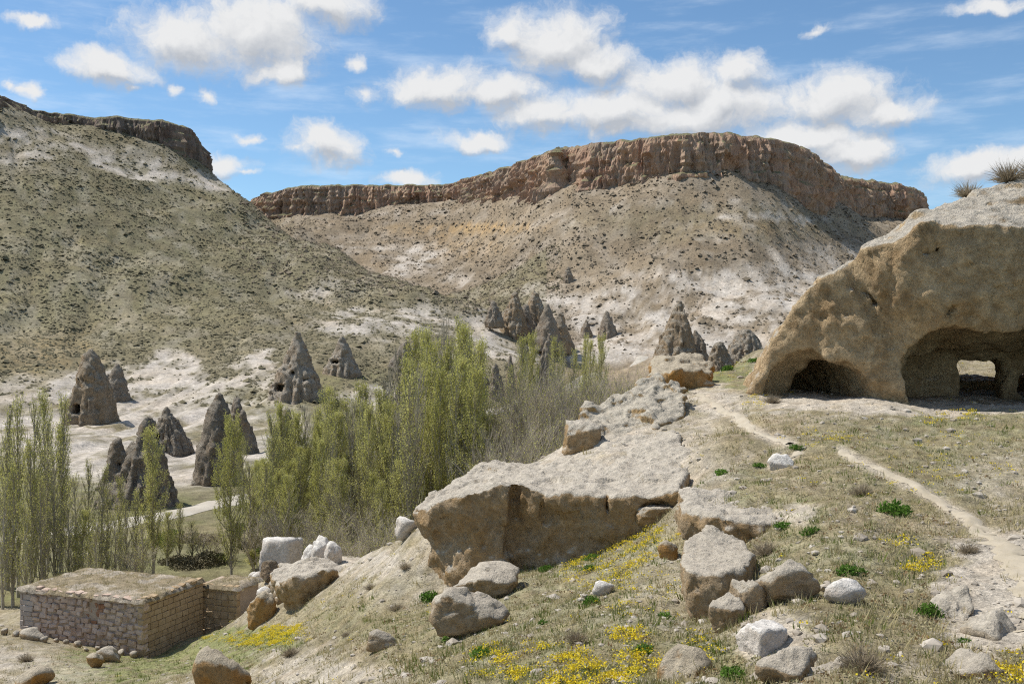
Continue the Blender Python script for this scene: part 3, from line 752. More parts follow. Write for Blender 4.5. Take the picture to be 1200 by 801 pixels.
# ------------------------------------------------------------------ the cave rock
def cave_rock():
    h = 0.115
    X, Y, Z = field_grid((6.6, 27.6, -3.2), (22.0, 41.2, 7.6), h)
    sil = [(862, 480), (880, 458), (893, 430), (906, 400), (937, 352), (970, 322), (1003, 294), (1060, 262), (1130, 238), (1160, 226), (1200, 206), (1300, 182), (1420, 176)]
    yf0 = np.interp(X, [6.5, 8, 9.5, 11.5, 13, 15, 17, 22], [33.2, 32.5, 31.5, 30.5, 29.9, 29.8, 30.0, 30.6])
    sd = np.array([np.interp(q[0], [860, 900, 1000, 1060, 1130, 1200, 1420], [32.8, 32.2, 30.6, 31.0, 32.4, 33.0, 33.0]) for q in sil])
    sx = np.array([(q[0] - 600) / FPX * d for q, d in zip(sil, sd)]); sz = np.array([(400.5 - q[1]) / FPX * d for q, d in zip(sil, sd)])
    prof = np.interp(X, sx, sz)
    ye = np.interp(X, sx, sd)
    kk = np.interp(X, [10.2, 11.2, 12.5, 14, 16.5, 20], [0.0, 0.08, 0.16, 0.28, 0.6, 0.7])
    zt = prof - kk * np.maximum(ye - Y, 0) - np.interp(X, [8, 11, 14], [0.42, 0.3, 0.14]) * np.maximum(Y - ye - 0.2, 0)
    yf = yf0 - 1.0 * sstep(-0.3, 3.0, Z) * sstep(9, 12, X) + 0.35 * sstep(-0.8, -2.2, Z)
    # long groove between the low shoulder and the main face
    yf = yf + 0.45 * np.exp(-((X - 10.9 + 0.45 * (Z - 1)) / 0.28) ** 2) * sstep(-0.5, 0.6, Z)
    yf = yf - 0.25 * np.exp(-((X - 12.6) / 1.1) ** 2 - ((Z - 0.9) / 0.8) ** 2)
    F = smax((Z - zt) * 0.85, yf - Y, 0.07)
    F = smax(F, Y - 40.3, 0.4)
    F = add_noise(F, X, Y, Z, 0.20, 0.55, 3, 1.5)
    F = add_noise(F, X, Y, Z, 0.10, 2.1, 4, 0.8, 5.0)
    def carve(F, C, k=0.12): return smax(F, -C, k)
    jit = 0.10 * fbm(np.stack([X.ravel() * 0.9, Y.ravel() * 0.9, Z.ravel() * 0.9 + 40], -1), 3).reshape(X.shape)
    F = carve(F, ell(X, Y, Z, (9.25, 32.1, -2.0), (1.35, 1.5, 1.72)) + jit)
    F = carve(F, ell(X, Y, Z, (10.05, 33.0, -2.0), (0.95, 3.6, 1.55)) + jit)
    F = carve(F, ell(X, Y, Z, (13.7, 31.0, -1.9), (1.85, 3.1, 2.35)) + jit * 2.2, 0.1)
    F = carve(F, ell(X, Y, Z, (15.0, 31.0, -1.9), (2.0, 3.1, 2.42)) + jit * 2.2, 0.1)
    F = carve(F, ell(X, Y, Z, (16.9, 31.0, -1.9), (2.6, 3.4, 2.55)) + jit * 2.2, 0.1)
    F = carve(F, rbox(X, Y, Z, (12.6, 28, -4), (19.8, 34.2, -0.3), 0.5) + jit * 2.0, 0.1)
    F = carve(F, ell(X, Y, Z, (13.0, 30.6, -1.0), (1.3, 2.0, 1.5)) + jit)
    F = carve(F, rbox(X, Y, Z, (14.95, 33, -3), (16.5, 37, -0.62), 0.2) + jit * 1.1, 0.06)
    F = carve(F, rbox(X, Y, Z, (14.2, 35.1, -3), (20.2, 38.2, 0.2), 0.3) + jit * 0.5, 0.06)
    F = carve(F, rbox(X, Y, Z, (16.3, 37.4, -1.36), (20.0, 43, 0.6), 0.12) + jit, 0.06)
    F = carve(F, ell(X, Y, Z, (17.5, 34.5, -1.45), (0.55, 0.7, 0.6)), 0.06)
    for (px, py, r) in ((1085, 297, 0.11), (1097, 293, 0.11), (1016, 342, 0.12), (1026, 352, 0.16), (1035, 358, 0.13), (985, 345, 0.08), (1065, 372, 0.10), (1118, 362, 0.15), (945, 432, 0.11), (1110, 365, 0.1), (1022, 346, 0.1)):
        xx = (px - 600) / FPX * 29.6; zz = (400.5 - py) / FPX * 29.6
        dz = 1.0
        i = int((xx - 6.6) / h); k = int((zz + 3.2) / h)
        colm = F[i, :, k]; j = int(np.argmax(colm < 0)); yy = 27.6 + j * h
        xx = (px - 600) / FPX * yy; zz = (400.5 - py) / FPX * yy
        F = carve(F, ell(X, Y, Z, (xx, yy, zz), (r, r * 1.6, r * 0.85)), 0.04)
    F[0], F[-1], F[:, 0], F[:, -1], F[:, :, 0], F[:, :, -1] = 1, 1, 1, 1, 1, 1
    V, Qd = surface_nets(F, (6.6, 27.6, -3.2), h)
    V = roughen(V, Qd, [('facet', 0.8, 0.06), ('facet', 2.4, 0.035), ('fbm', 3.0, 0.035), ('pit', 2.2, 0.05), ('ridge', 6.0, 0.012)], 3.0)
    o = obj('cave_rock', mesh_from('cave_rock', V, [Qd], True), M['cave'])
    tag(o, 'large ochre rock outcrop hollowed by two caves with a doorway', 'rock')
    return F
cave_rock()

# ------------------------------------------------------------------ the long ledge in the middle
def poly_sdf(X, Y, pts):
    d = np.full(X.shape, 1e9, dtype=np.float32); s = np.ones(X.shape, dtype=np.float32)
    n = len(pts)
    for i in range(n):
        a = pts[i]; b = pts[(i - 1) % n]
        ex, ey = b[0] - a[0], b[1] - a[1]; wx, wy = X - a[0], Y - a[1]
        t = np.clip((wx * ex + wy * ey) / (ex * ex + ey * ey), 0, 1)
        d = np.minimum(d, (wx - ex * t) ** 2 + (wy - ey * t) ** 2)
        c1, c2, c3 = Y >= a[1], Y < b[1], ex * wy > ey * wx
        s = np.where((c1 & c2 & c3) | (~c1 & ~c2 & ~c3), -s, s)
    return s * np.sqrt(d)
def slab_rock(name, label, foot, topc, h, zlo, seed, mat, undercut=0.25, amp=0.16, notches=(), rnd=0.05, n1=0.8, cat='rock', fs=1.0):
    """foot: (px, d) outline; topc: (px, py, d) heights of the top"""
    pts = [((px - 600) / FPX * d, d) for px, d in foot]
    T3 = np.array([P(*t) for t in topc])
    top = RBF(T3[:, :2], T3[:, 2], 0.4)
    lo = (min(p[0] for p in pts) - 0.6, min(p[1] for p in pts) - 0.6, zlo); hi = (max(p[0] for p in pts) + 0.6, max(p[1] for p in pts) + 0.6, T3[:, 2].max() + 0.7)
    X, Y, Z = field_grid(lo, hi, h)
    zt = top(np.stack([X[:, :, 0].ravel(), Y[:, :, 0].ravel()], -1)).reshape(X.shape[:2])[:, :, None]
    side = poly_sdf(X[:, :, 0], Y[:, :, 0], pts)[:, :, None]
    dep = np.clip(zt - Z, 0, 3)
    s = side + undercut * sstep(0.15, 1.2, dep) + 0.0 * Z
    F = smax((Z - zt), s, rnd)
    F = add_noise(F, X, Y, Z, amp, n1, 3, 1.2, seed)
    F = add_noise(F, X, Y, Z, amp * 0.35, n1 * 4, 3, 0.6, seed + 3)
    for (px, d, w, dp, zt_, zb_) in notches:
        cx = (px - 600) / FPX * d
        F = smax(F, -ell(X, Y, Z, (cx, d, (zt_ + zb_) / 2), (w, dp, abs(zt_ - zb_) / 2)), 0.05)
    F[0], F[-1], F[:, 0], F[:, -1], F[:, :, 0], F[:, :, -1] = 1, 1, 1, 1, 1, 1
    V, Qd = surface_nets(F, lo, h)
    V = roughen(V, Qd, [('facet', 0.6, 0.09 * fs), ('facet', 1.6, 0.06 * fs), ('facet', 4.5, 0.022), ('fbm', 2.2, 0.05 * fs), ('ridge', 7.0, 0.014), ('pit', 6.0, 0.025)], seed)
    o = obj(name, mesh_from(name, V, [Qd], True), mat)
    tag(o, label, cat)
    return o
slab_rock('rock_ledge', 'long flat-topped tuff ledge with a brown broken face above the yellow flowers',
          [(488, 27.4), (500, 26.6), (545, 25.6), (600, 25.3), (606, 25.7), (640, 25.2), (700, 24.6), (760, 24.2), (797, 24.0), (812, 27), (790, 29.8), (700, 31.2), (640, 31), (575, 30.8), (530, 29.5)],
          [(490, 597, 27.2), (545, 577, 25.7), (600, 570, 25.3), (640, 578, 25.2), (690, 577, 24.7), (760, 577, 24.3), (797, 568, 24.1), (520, 572, 29), (575, 541, 30.5), (620, 546, 30.8), (660, 532, 31), (700, 515, 31), (760, 520, 29), (805, 530, 27.5), (600, 557, 28), (690, 550, 28)],
          0.07, -7.6, 2.0, M['tuff'], 0.3, 0.10,
          notches=[(603, 25.3, 0.14, 0.7, -3.3, -5.5), (641, 25.2, 0.22, 0.35, -4.0, -4.9), (636, 25.2, 0.09, 0.4, -3.9, -5.0), (712, 24.5, 0.06, 0.4, -3.5, -4.2), (770, 24.1, 0.5, 0.55, -3.75, -4.5)])
slab_rock('rock_shelf', 'pale rounded rock shelf above the square boulder',
          [(792, 21.2), (800, 20.2), (850, 19.3), (895, 19.0), (915, 19.3), (905, 20.6), (850, 22), (800, 23)],
          [(795, 588, 20.8), (850, 606, 19.4), (908, 612, 19.1), (820, 572, 22.4), (900, 588, 20.8)],
          0.06, -5.2, 12.0, M['tuff'], 0.2, 0.09)
slab_rock('rock_rib', 'tilted rocky rib with orange underside beside the ledge',
          [(668, 31.2), (690, 30.5), (720, 30.9), (770, 30.8), (798, 31.3), (802, 32.8), (780, 33.6), (720, 33.2), (680, 32.6)],
          [(666, 506, 31.6), (700, 492, 32), (720, 478, 32.4), (760, 458, 32.6), (792, 452, 33), (806, 474, 31.8), (695, 530, 30.7), (730, 514, 31), (770, 498, 31), (800, 488, 31.3), (740, 482, 31.9)],
          0.07, -5.0, 22.0, M['rib'], 0.1, 0.2, n1=1.1)
slab_rock('rock_outcrop', 'yellow-lichened outcrop on the saddle above the rocky rib',
          [(758, 36.5), (790, 35.4), (828, 35.6), (836, 37.6), (800, 39), (765, 38.6)],
          [(762, 440, 37), (785, 421, 37.6), (805, 420, 38), (830, 436, 36.6), (795, 430, 36)],
          0.08, -4.0, 31.0, M['orange'], 0.3, 0.2, n1=0.9)

# ------------------------------------------------------------------ boulders
def ico(n):
    import bmesh
    bm = bmesh.new(); bmesh.ops.create_icosphere(bm, subdivisions=n, radius=1.0)
    V = np.array([v.co[:] for v in bm.verts]); F = np.array([[v.index for v in f.verts] for f in bm.faces]); bm.free()
    return V, F
ICO = {n: ico(n) for n in (1, 2, 3, 4, 5)}
def boulder_mesh(name, seed, size, nplanes=11, sub=4, rough=0.10, box=0.0, sharp=34.0, fac=1.0):
    V, F = ICO[sub]; r = np.random.RandomState(seed)
    N = r.normal(size=(nplanes, 3)); N /= np.linalg.norm(N, axis=1)[:, None]; D = r.uniform(0.50, 0.95, nplanes)
    if box:
        B = np.array([[1, 0, 0], [-1, 0, 0], [0, 1, 0], [0, -1, 0], [0, 0, 1], [0, 0, -1]], float) + r.normal(size=(6, 3)) * 0.10
        B /= np.linalg.norm(B, axis=1)[:, None]
        N = np.concatenate([N, B]); D = np.concatenate([D + box, np.full(6, 0.66)])
    dots = V @ N.T
    q = np.where(dots > 0.05, D[None] / np.maximum(dots, 0.05), 9.0)
    q = np.minimum(q, 1.25)
    rad = -np.log(np.exp(-sharp * q).sum(1) + np.exp(-sharp * 1.1)) / sharp
    W = V * rad[:, None]
    W = W * (1 + rough * fbm(W * 1.6 + seed * 1.7, 4)[:, None])
    if sub >= 3: W = roughen(W, F, [('facet', 2.2, 0.085 * fac), ('facet', 5.0, 0.035 * fac), ('fbm', 6.0, 0.03), ('pit', 4.0, 0.045 * fac)], seed * 1.3)
    W = (W - (W.max(0) + W.min(0)) / 2) / (W.max(0) - W.min(0)) * np.array(size)
    return mesh_from(name, W, [F], True)
def boulder(name, label, px0, px1, pyt, pyb, seed, mat, depth=0.8, sub=4, np_=11, box=0.0, sink=0.35, rot=0.0, rough=0.1, tilt=0.0, group=None, d=None, cat='boulder', fac=1.0):
    cx = (px0 + px1) / 2
    g = hit(cx, pyb) if d is None else np.array([(cx - 600) / FPX * d, d, (400.5 - pyb) / FPX * d])
    w = (px1 - px0) / FPX * g[1]; hh = (pyb - pyt) / FPX * g[1]
    H = hh * (1 + sink)
    me = boulder_mesh(name, seed, (w, w * depth, H), np_, sub, rough, box, fac=fac)
    y = g[1] + w * depth * 0.42
    x = (cx - 600) / FPX * y
    o = obj(name, me, mat, loc=(x, y, g[2] + hh / 2 - hh * sink / 2), rot=(tilt * 0.4, tilt, rot))
    return tag(o, label, cat, group)
slab_rock('boulder', 'large squared boulder with pale top and tan face under the rock shelf',
          [(800, 16.7), (806, 16.2), (845, 15.9), (878, 16.3), (887, 17.3), (868, 18.4), (830, 18.7), (802, 18.2)],
          [(803, 664, 16.5), (840, 670, 16.1), (882, 652, 16.6), (828, 622, 18.5), (870, 640, 18.0), (804, 640, 17.9)], 0.045, -4.9, 51.0, M['boulder'], 0.14, 0.04, n1=1.2, cat='boulder', fs=0.3)
boulder('boulder', 'rounded lichen-grey boulder right against the squared boulder', 878, 958, 658, 708, 23, M['boulder'], 0.8, 4, 12)
boulder('boulder', 'small angular boulder wedged between the squared and the rounded boulder', 855, 898, 680, 722, 31, M['boulder'], 0.8, 4)
boulder('boulder', 'low pale boulder at the foot of the squared boulder', 829, 872, 702, 740, 36, M['boulder'], 0.9, 4)
boulder('boulder', 'pale tilted slab half sunk in the slope below the boulders', 870, 922, 736, 766, 44, M['pale'], 1.1, 4, 6, 0.15, rot=0.3, sink=0.8, fac=0.5)
boulder('boulder', 'broad grey slab half buried under dry grass', 880, 958, 766, 800, 53, M['boulder'], 1.1, 4, 16, sink=1.1, fac=0.8)
boulder('boulder', 'domed speckled boulder beside the big dry grass bush', 935, 1030, 780, 842, 53, M['boulder'], 0.8, 4, 14, d=10.8)
boulder('boulder', 'ochre-sided boulder among the yellow flowers', 762, 846, 764, 840, 59, M['orange'], 0.8, 4, 9, d=12.2)
boulder('boulder', 'dark rough boulder below the bare tuff hump', 1098, 1184, 768, 830, 61, M['boulder'], 0.8, 4, 16, d=10.6, rough=0.16)
boulder('stone', 'white stone lying in the dry grass below the green plants', 966, 1013, 681, 708, 67, M['pale'], 0.8, 3, 9, sink=0.5, cat='stone')
boulder('boulder', 'upper of two flat grey boulders under the ledge', 526, 614, 668, 706, 71, M['boulder'], 0.9, 4, 10, rot=0.2, tilt=-0.12)
boulder('boulder', 'lower of two flat grey boulders under the ledge', 506, 600, 690, 744, 73, M['boulder'], 0.8, 4, 10, rot=-0.2, tilt=-0.2)
boulder('boulder', 'orange pointed boulder in the green grass near the stone building', 226, 297, 761, 822, 79, M['orange'], 0.8, 4, 8, d=24.5)
slab_rock('boulder', 'big undercut brown boulder below the white block',
          [(326, 36.6), (345, 35.6), (385, 35.8), (405, 36.8), (408, 38.4), (380, 39.4), (340, 39.2), (322, 38)],
          [(328, 684, 37), (345, 676, 36), (385, 668, 36.2), (404, 682, 37), (365, 657, 38.4), (395, 664, 38.4), (340, 664, 38.8)], 0.07, -11.6, 61.0, M['tuff'], 0.5, 0.10, n1=0.9, cat='boulder')
boulder('boulder', 'orange wedge-shaped boulder beside the building annex', 289, 326, 694, 731, 89, M['orange'], 0.8, 4, 7)
boulder('block', 'white squared block with rounded edges behind the brown boulder', 307, 353, 631, 672, 97, M['pale'], 0.9, 4, 3, 0.3, 0.2, -0.25, 0.04, cat='block', fac=0.3)
boulder('boulder', 'white jagged rock next to the white block', 352, 378, 640, 668, 101, M['pale'], 0.9, 4, 8)
boulder('boulder', 'tall white rock at the top of the white rock heap', 362, 388, 629, 664, 103, M['pale'], 0.9, 4, 8)
boulder('boulder', 'white rock leaning at the end of the white rock heap', 376, 402, 636, 665, 107, M['pale'], 0.9, 4, 7)
boulder('boulder', 'small tan rock between the white block and the brown boulder', 324, 351, 660, 682, 109, M['boulder'], 0.9, 4, 8)
boulder('boulder', 'curved dark rock lying against the white block', 304, 342, 655, 678, 113, M['chimney_tan'], 0.5, 4, 14, tilt=-0.4)
boulder('boulder', 'square-edged rock lodged under the ledge overhang', 744, 792, 594, 614, 131, M['boulder'], 0.7, 4, 6, 0.2)
boulder('boulder', 'pale knob on the tip of the rocky rib', 658, 704, 494, 530, 142, M['tuff'], 1.0, 4, 8, 0.1)
boulder('stone', 'dark pitted stone beside the yellow flowers under the ledge', 770, 795, 634, 656, 139, M['orange'], 0.8, 3, cat='stone')
boulder('stone', 'long pale stone in the grass below the ledge', 692, 722, 682, 698, 149, M['pale'], 0.7, 3, rot=0.3, cat='stone')
boulder('stone', 'low brown stone on the bare slope under the ledge end', 430, 466, 740, 762, 151, M['boulder'], 0.8, 3, cat='stone')
boulder('stone', 'orange-tipped stone at the end of the low wall before the building', 100, 122, 766, 782, 157, M['orange'], 0.8, 3, cat='stone')
boulder('stone', 'flat mossy stone slab of the low wall before the building', 112, 143, 759, 776, 163, M['boulder'], 0.6, 3, cat='stone')
boulder('stone', 'orange stone with rough top near the terrace edge', 16, 62, 786, 806, 167, M['orange'], 0.8, 3, cat='stone')
boulder('stone', 'flat stone on the terrace rim at the building corner', 22, 52, 738, 750, 169, M['boulder'], 0.6, 3, cat='stone')
boulder('boulder', 'flat pale slab poking from the slope behind the ledge tip', 462, 496, 606, 628, 171, M['pale'], 0.7, 3)
boulder('stone', 'flat pale rock in the worn patch by the upper footpath', 898, 932, 532, 550, 173, M['pale'], 0.7, 3, sink=0.6, cat='stone')
boulder('rock', 'low pale rock scarp edging the wide end of the footpath', 1092, 1140, 694, 730, 183, M['bank'], 1.5, 4, 14, sink=0.9, rough=0.2, cat='rock')
boulder('rock', 'low bare tuff hump beside the wide end of the footpath', 1128, 1200, 724, 748, 191, M['bank'], 1.3, 4, 18, sink=1.8, fac=0.8, cat='rock')
rng = random.Random(5)
for k in range(46):      # tumbled rubble heap between annex and white block
    px = rng.uniform(276, 330); py = rng.uniform(672, 706)
    s = rng.uniform(4, 10)
    boulder('rubble_stone', 'loose pale rubble stone in the heap behind the annex', px - s, px + s, py - s * 1.1, py + s * 0.4, 300 + k % 9, M['boulder' if k % 3 else 'pale'], 0.9, 2, 8, rot=rng.uniform(0, 6), group='rubble heap stones', cat='stone')
for k in range(13):      # crumbled wall line of the terrace before the building
    t = k / 12.0
    px = 4 + 150 * t + rng.uniform(-5, 5); py = 741 + 28 * t + rng.uniform(-3, 3); s = rng.uniform(3, 6)
    boulder('wall_stone', 'tumbled stone in the low line below the long building wall', px - s, px + s, py - s, py + s * 0.4, 320 + k % 9, M['boulder'], 0.9, 2, 8, rot=rng.uniform(0, 6), group='low wall stones', cat='stone')

# ------------------------------------------------------------------ fairy chimneys
def chimney(label, pxl, pxr, pyt, pyb, seed, mat='chimney', peak=0.5, holes=(), power=0.85, d=None, depth=0.9, group=None, flute=0.16, back=0.0):
    cx = (pxl + pxr) / 2
    g = hit(cx, pyb, near=False, d0=95) if d is None else P(cx, pyb, d)
    D = g[1] + back; k = D / FPX
    w = (pxr - pxl) * k; H = (pyb - pyt) * k
    base = z_far(np.array([(cx - 600) * k]), np.array([D]))[0] if d is None else g[2]
    zb = (400.5 - pyb) * k
    sinkz = H * 0.22 + 1.0
    hgt = H + sinkz
    h = max(hgt, w) / (44.0 if hgt / D > 0.05 else 28.0)
    R = w / 2 * 0.98
    lo = (-R * 1.4, -R * depth * 1.4, -sinkz); hi = (R * 1.4, R * depth * 1.4, H + 2 * h)
    X, Y, Z = field_grid(lo, hi, h)
    t = np.clip(Z / H, -0.4, 1.0)
    pkx = (peak - 0.5) * w
    xc = pkx * np.clip(t, 0, 1) ** 0.9
    yc = R * depth * 0.15 * np.clip(t, 0, 1)
    rr = R * np.where(t < 0, 1 + 0.25 * -t, 0.55 * np.clip(1 - t, 0, 1) ** power + 0.45 * (1 - np.clip(t, 0, 1))) + 0.02 * R
    rad = np.sqrt((X - xc) ** 2 + ((Y - yc) / depth) ** 2)
    F = rad - rr
    rs = np.random.RandomState(int(seed * 10))
    for q in range(2):
        aq = rs.rand() * 6.28; oq = R * rs.uniform(0.3, 0.62); hq = H * rs.uniform(0.4, 0.85); rq = R * rs.uniform(0.3, 0.5)
        cxq, cyq = oq * math.cos(aq), oq * math.sin(aq) * depth
        tq = np.clip(Z / hq, -0.5, 1)
        F = np.minimum(F, np.maximum(np.sqrt((X - cxq) ** 2 + (Y - cyq) ** 2) - rq * np.clip(1.05 - tq, 0, 1.4) ** 0.8, Z - hq))
    F = np.maximum(F, Z - H)
    ang = np.arctan2(Y - yc, X - xc)
    p = np.stack([np.cos(ang).ravel() * 2.2 + seed, np.sin(ang).ravel() * 2.2, Z.ravel() / H * 1.4], -1)
    F = F - (1.5 * flute * np.minimum(rr, R * 0.7) * (fbm(p, 3, ridge=True).reshape(F.shape) - 0.6))
    F = F + 0.05 * R * fbm(np.stack([X.ravel() / R * 0.6 + seed, Y.ravel() / R * 0.6, Z.ravel() / R * 3.2], -1), 3).reshape(F.shape)
    F = F + 0.09 * R * fbm(np.stack([X.ravel() / R * 2.2 + seed, Y.ravel() / R * 2.2, Z.ravel() / R * 1.1], -1), 3).reshape(F.shape)
    for (hx, hy, rx, ry, *thr) in holes:
        rx *= 1.25; ry *= 1.25
        xx = (hx - cx) * k; zz = (pyb - hy) * k
        i = int(np.clip((xx - lo[0]) / h, 0, F.shape[0] - 1)); j = int(np.clip((zz - lo[2]) / h, 0, F.shape[2] - 1))
        cm = F[i, :, j]; jj = int(np.argmax(cm < 0)) if (cm < 0).any() else F.shape[1] // 2
        yy = lo[1] + jj * h
        F = np.maximum(F, -rbox(X, Y, Z, (xx - rx * k, yy - 3, zz - ry * k), (xx + rx * k, yy + (R * 4 if thr else 0.7 * R + 1.0), zz + ry * k), min(rx, ry) * k * 0.4))
    F[0], F[-1], F[:, 0], F[:, -1], F[:, :, 0], F[:, :, -1] = 1, 1, 1, 1, 1, 1
    V, Qd = surface_nets(F, lo, h)
    V = roughen(V, Qd, [('facet', 2.6 / R, 0.06 * R), ('ridge', 4.5 / R, 0.035 * R), ('fbm', 9.0 / R, 0.025 * R)], seed, 0.22)
    o = obj('fairy_chimney', mesh_from('fairy_chimney', V, [Qd], True), M[mat], loc=((cx - 600) * k, D, zb))
    return tag(o, label, 'rock spire', group or 'fairy chimneys')
chimney('tall brown spire with a round window and tan carved front', 78, 136, 405, 495, 1.1, 'chimney_tan', 0.47, [(104, 445, 1.6, 2.4), (97, 478, 4, 5)], 0.62)
chimney('slim grey spire leaning on the brown windowed spire', 120, 152, 424, 468, 2.3, 'chimney', 0.5, (), 0.6)
chimney('pale-flanked spire with a wide dark square doorway', 316, 380, 392, 466, 3.7, 'chimney_pale', 0.50, [(332, 454, 5.5, 4), (347, 436, 2, 2.2), (360, 445, 2, 2.4)], 0.95)
chimney('grey cone with a small flat niche on the hill foot', 381, 421, 393, 438, 4.1, 'chimney_pale', 0.5, [(394, 424, 4, 2)], 0.85)
chimney('narrow grey spire half hidden by the tallest poplars', 453, 484, 398, 432, 5.2, 'chimney', 0.75, (), 0.6)
chimney('broad dark rounded spire with a tiny square window behind a poplar', 226, 284, 461, 566, 6.6, 'chimney', 0.52, [(231, 534, 2, 2.2)], 0.5)
chimney('dark spire twin standing behind the broad rounded spire', 264, 302, 464, 530, 7.9, 'chimney', 0.32, (), 0.7)
chimney('ragged brown spire with stepped top between the pale slope and road', 180, 222, 476, 528, 8.4, 'chimney', 0.35, [(188, 513, 3, 5)], 0.8, flute=0.3)
chimney('hollow spire pierced by a round hole above the poplars', 120, 204, 490, 590, 9.5, 'chimney', 0.62, [(159, 516, 4.5, 5.5, 1), (144, 543, 2.5, 2.5)], 0.85)
chimney('eroded pale rock stump with dark openings near the road', 318, 352, 478, 560, 10.3, 'chimney_pale', 0.55, [(326, 500, 3, 4), (344, 498, 2, 6)], 0.45)
far_sp = [(570, 590, 347, 376), (588, 618, 336, 388), (600, 626, 350, 394), (614, 646, 333, 394), (626, 656, 350, 400), (638, 668, 360, 404), (650, 672, 374, 406), (580, 604, 358, 386)]
for i, (a, b, t, bt) in enumerate(far_sp):
    chimney('dark pointed spire in the cluster at the end of the scrubby spur', a, b, t + 5, bt, 20 + i * 1.7, ('chimney', 'chimney_tan')[i % 2], 0.5 + 0.12 * (i % 3 - 1), (), 0.6, d=395 + 6 * (i % 4), group='spire cluster')
chimney('small dark knob high on the mesa slope', 660, 672, 312, 330, 40.2, 'chimney', 0.5, (), 0.6)
chimney('dark leaning spire low on the pale mesa slope beside a tiny one', 702, 724, 364, 394, 41.5, 'chimney', 0.4, (), 0.6)
chimney('tiny dark spire just above the tips of the slender poplars', 680, 694, 374, 394, 42.5, 'chimney', 0.5, (), 0.6)
chimney('tall two-toned spire on the pale slope behind the saddle', 768, 814, 352, 418, 43.1, 'chimney_tan', 0.62, (), 0.7, d=255)
chimney('low dark stub at the foot of the two-toned spire', 806, 830, 386, 418, 44.4, 'chimney', 0.4, (), 0.5, d=258)
chimney('squat brown rock on the saddle skyline beside the two-toned spire', 830, 858, 400, 428, 45.4, 'chimney_tan', 0.45, (), 0.4, d=120)
chimney('grey rock hump between the squat brown rock and the cave rock', 846, 900, 386, 430, 46.9, 'chimney_pale', 0.55, (), 0.45, d=125)
for i, (a, b, t, bt) in enumerate([(572, 592, 424, 478), (590, 606, 412, 492), (600, 626, 400, 470), (614, 632, 430, 486), (560, 578, 440, 470), (628, 650, 398, 450)]):
    chimney('dark fluted rock column behind the bare willows', a, b, t, bt, 60 + i * 2.1, 'chimney', 0.5 + 0.1 * (i % 3 - 1), (), 0.45, d=275 + 5 * (i % 3), group='rock columns')

# ------------------------------------------------------------------ the stone building
def chamfer_block(seed, cham=0.12, jit=0.05):
    """unit block, 44 triangles, corners worn"""
    r = np.random.RandomState(seed); c = cham
    V = []; idx = {}
    for sx in (-1, 1):
        for sy in (-1, 1):
            for sz in (-1, 1):
                for ax in range(3):
                    p = np.array([sx, sy, sz], float) * 0.5
                    for k in range(3):
                        if k != ax: p[k] -= 0.5 * c * np.sign(p[k])
                    idx[(sx, sy, sz, ax)] = len(V); V.append(p + r.normal(size=3) * jit * 0.4)
    quads, tris = [], []
    for ax in range(3):
        o1, o2 = (ax + 1) % 3, (ax + 2) % 3
        for s in (-1, 1):
            def key(a, b, A=ax):
                t = [0, 0, 0]; t[ax] = s; t[o1] = a; t[o2] = b; return idx[(*t, A)]
            q = [key(-1, -1), key(1, -1), key(1, 1), key(-1, 1)]
            quads.append(q if s > 0 else q[::-1])
    for ax in range(3):                       # edges along ax
        o1, o2 = (ax + 1) % 3, (ax + 2) % 3
        for a in (-1, 1):
            for b in (-1, 1):
                def key(s, A):
                    t = [0, 0, 0]; t[ax] = s; t[o1] = a; t[o2] = b; return idx[(*t, A)]
                q = [key(-1, o1), key(1, o1), key(1, o2), key(-1, o2)]
                quads.append(q if a * b < 0 else q[::-1])
    for sx in (-1, 1):
        for sy in (-1, 1):
            for sz in (-1, 1):
                t = [idx[(sx, sy, sz, 0)], idx[(sx, sy, sz, 1)], idx[(sx, sy, sz, 2)]]
                tris.append(t if sx * sy * sz > 0 else t[::-1])
    return np.array(V), np.array(quads), np.array(tris)
BLK = {}
for kind, cham, jit in (('ashlar', 0.12, 0.05), ('rubble', 0.26, 0.16)):
    for mk in ('ashlar', 'rubble', 'redstone', 'quoin'):
        for s in range(5):
            v, q, t = chamfer_block(s + (40 if kind == 'rubble' else 0), cham, jit)
            me = mesh_from('stone', v, [q, t], False); me.materials.append(M[mk]); BLK[(kind, mk, s)] = me

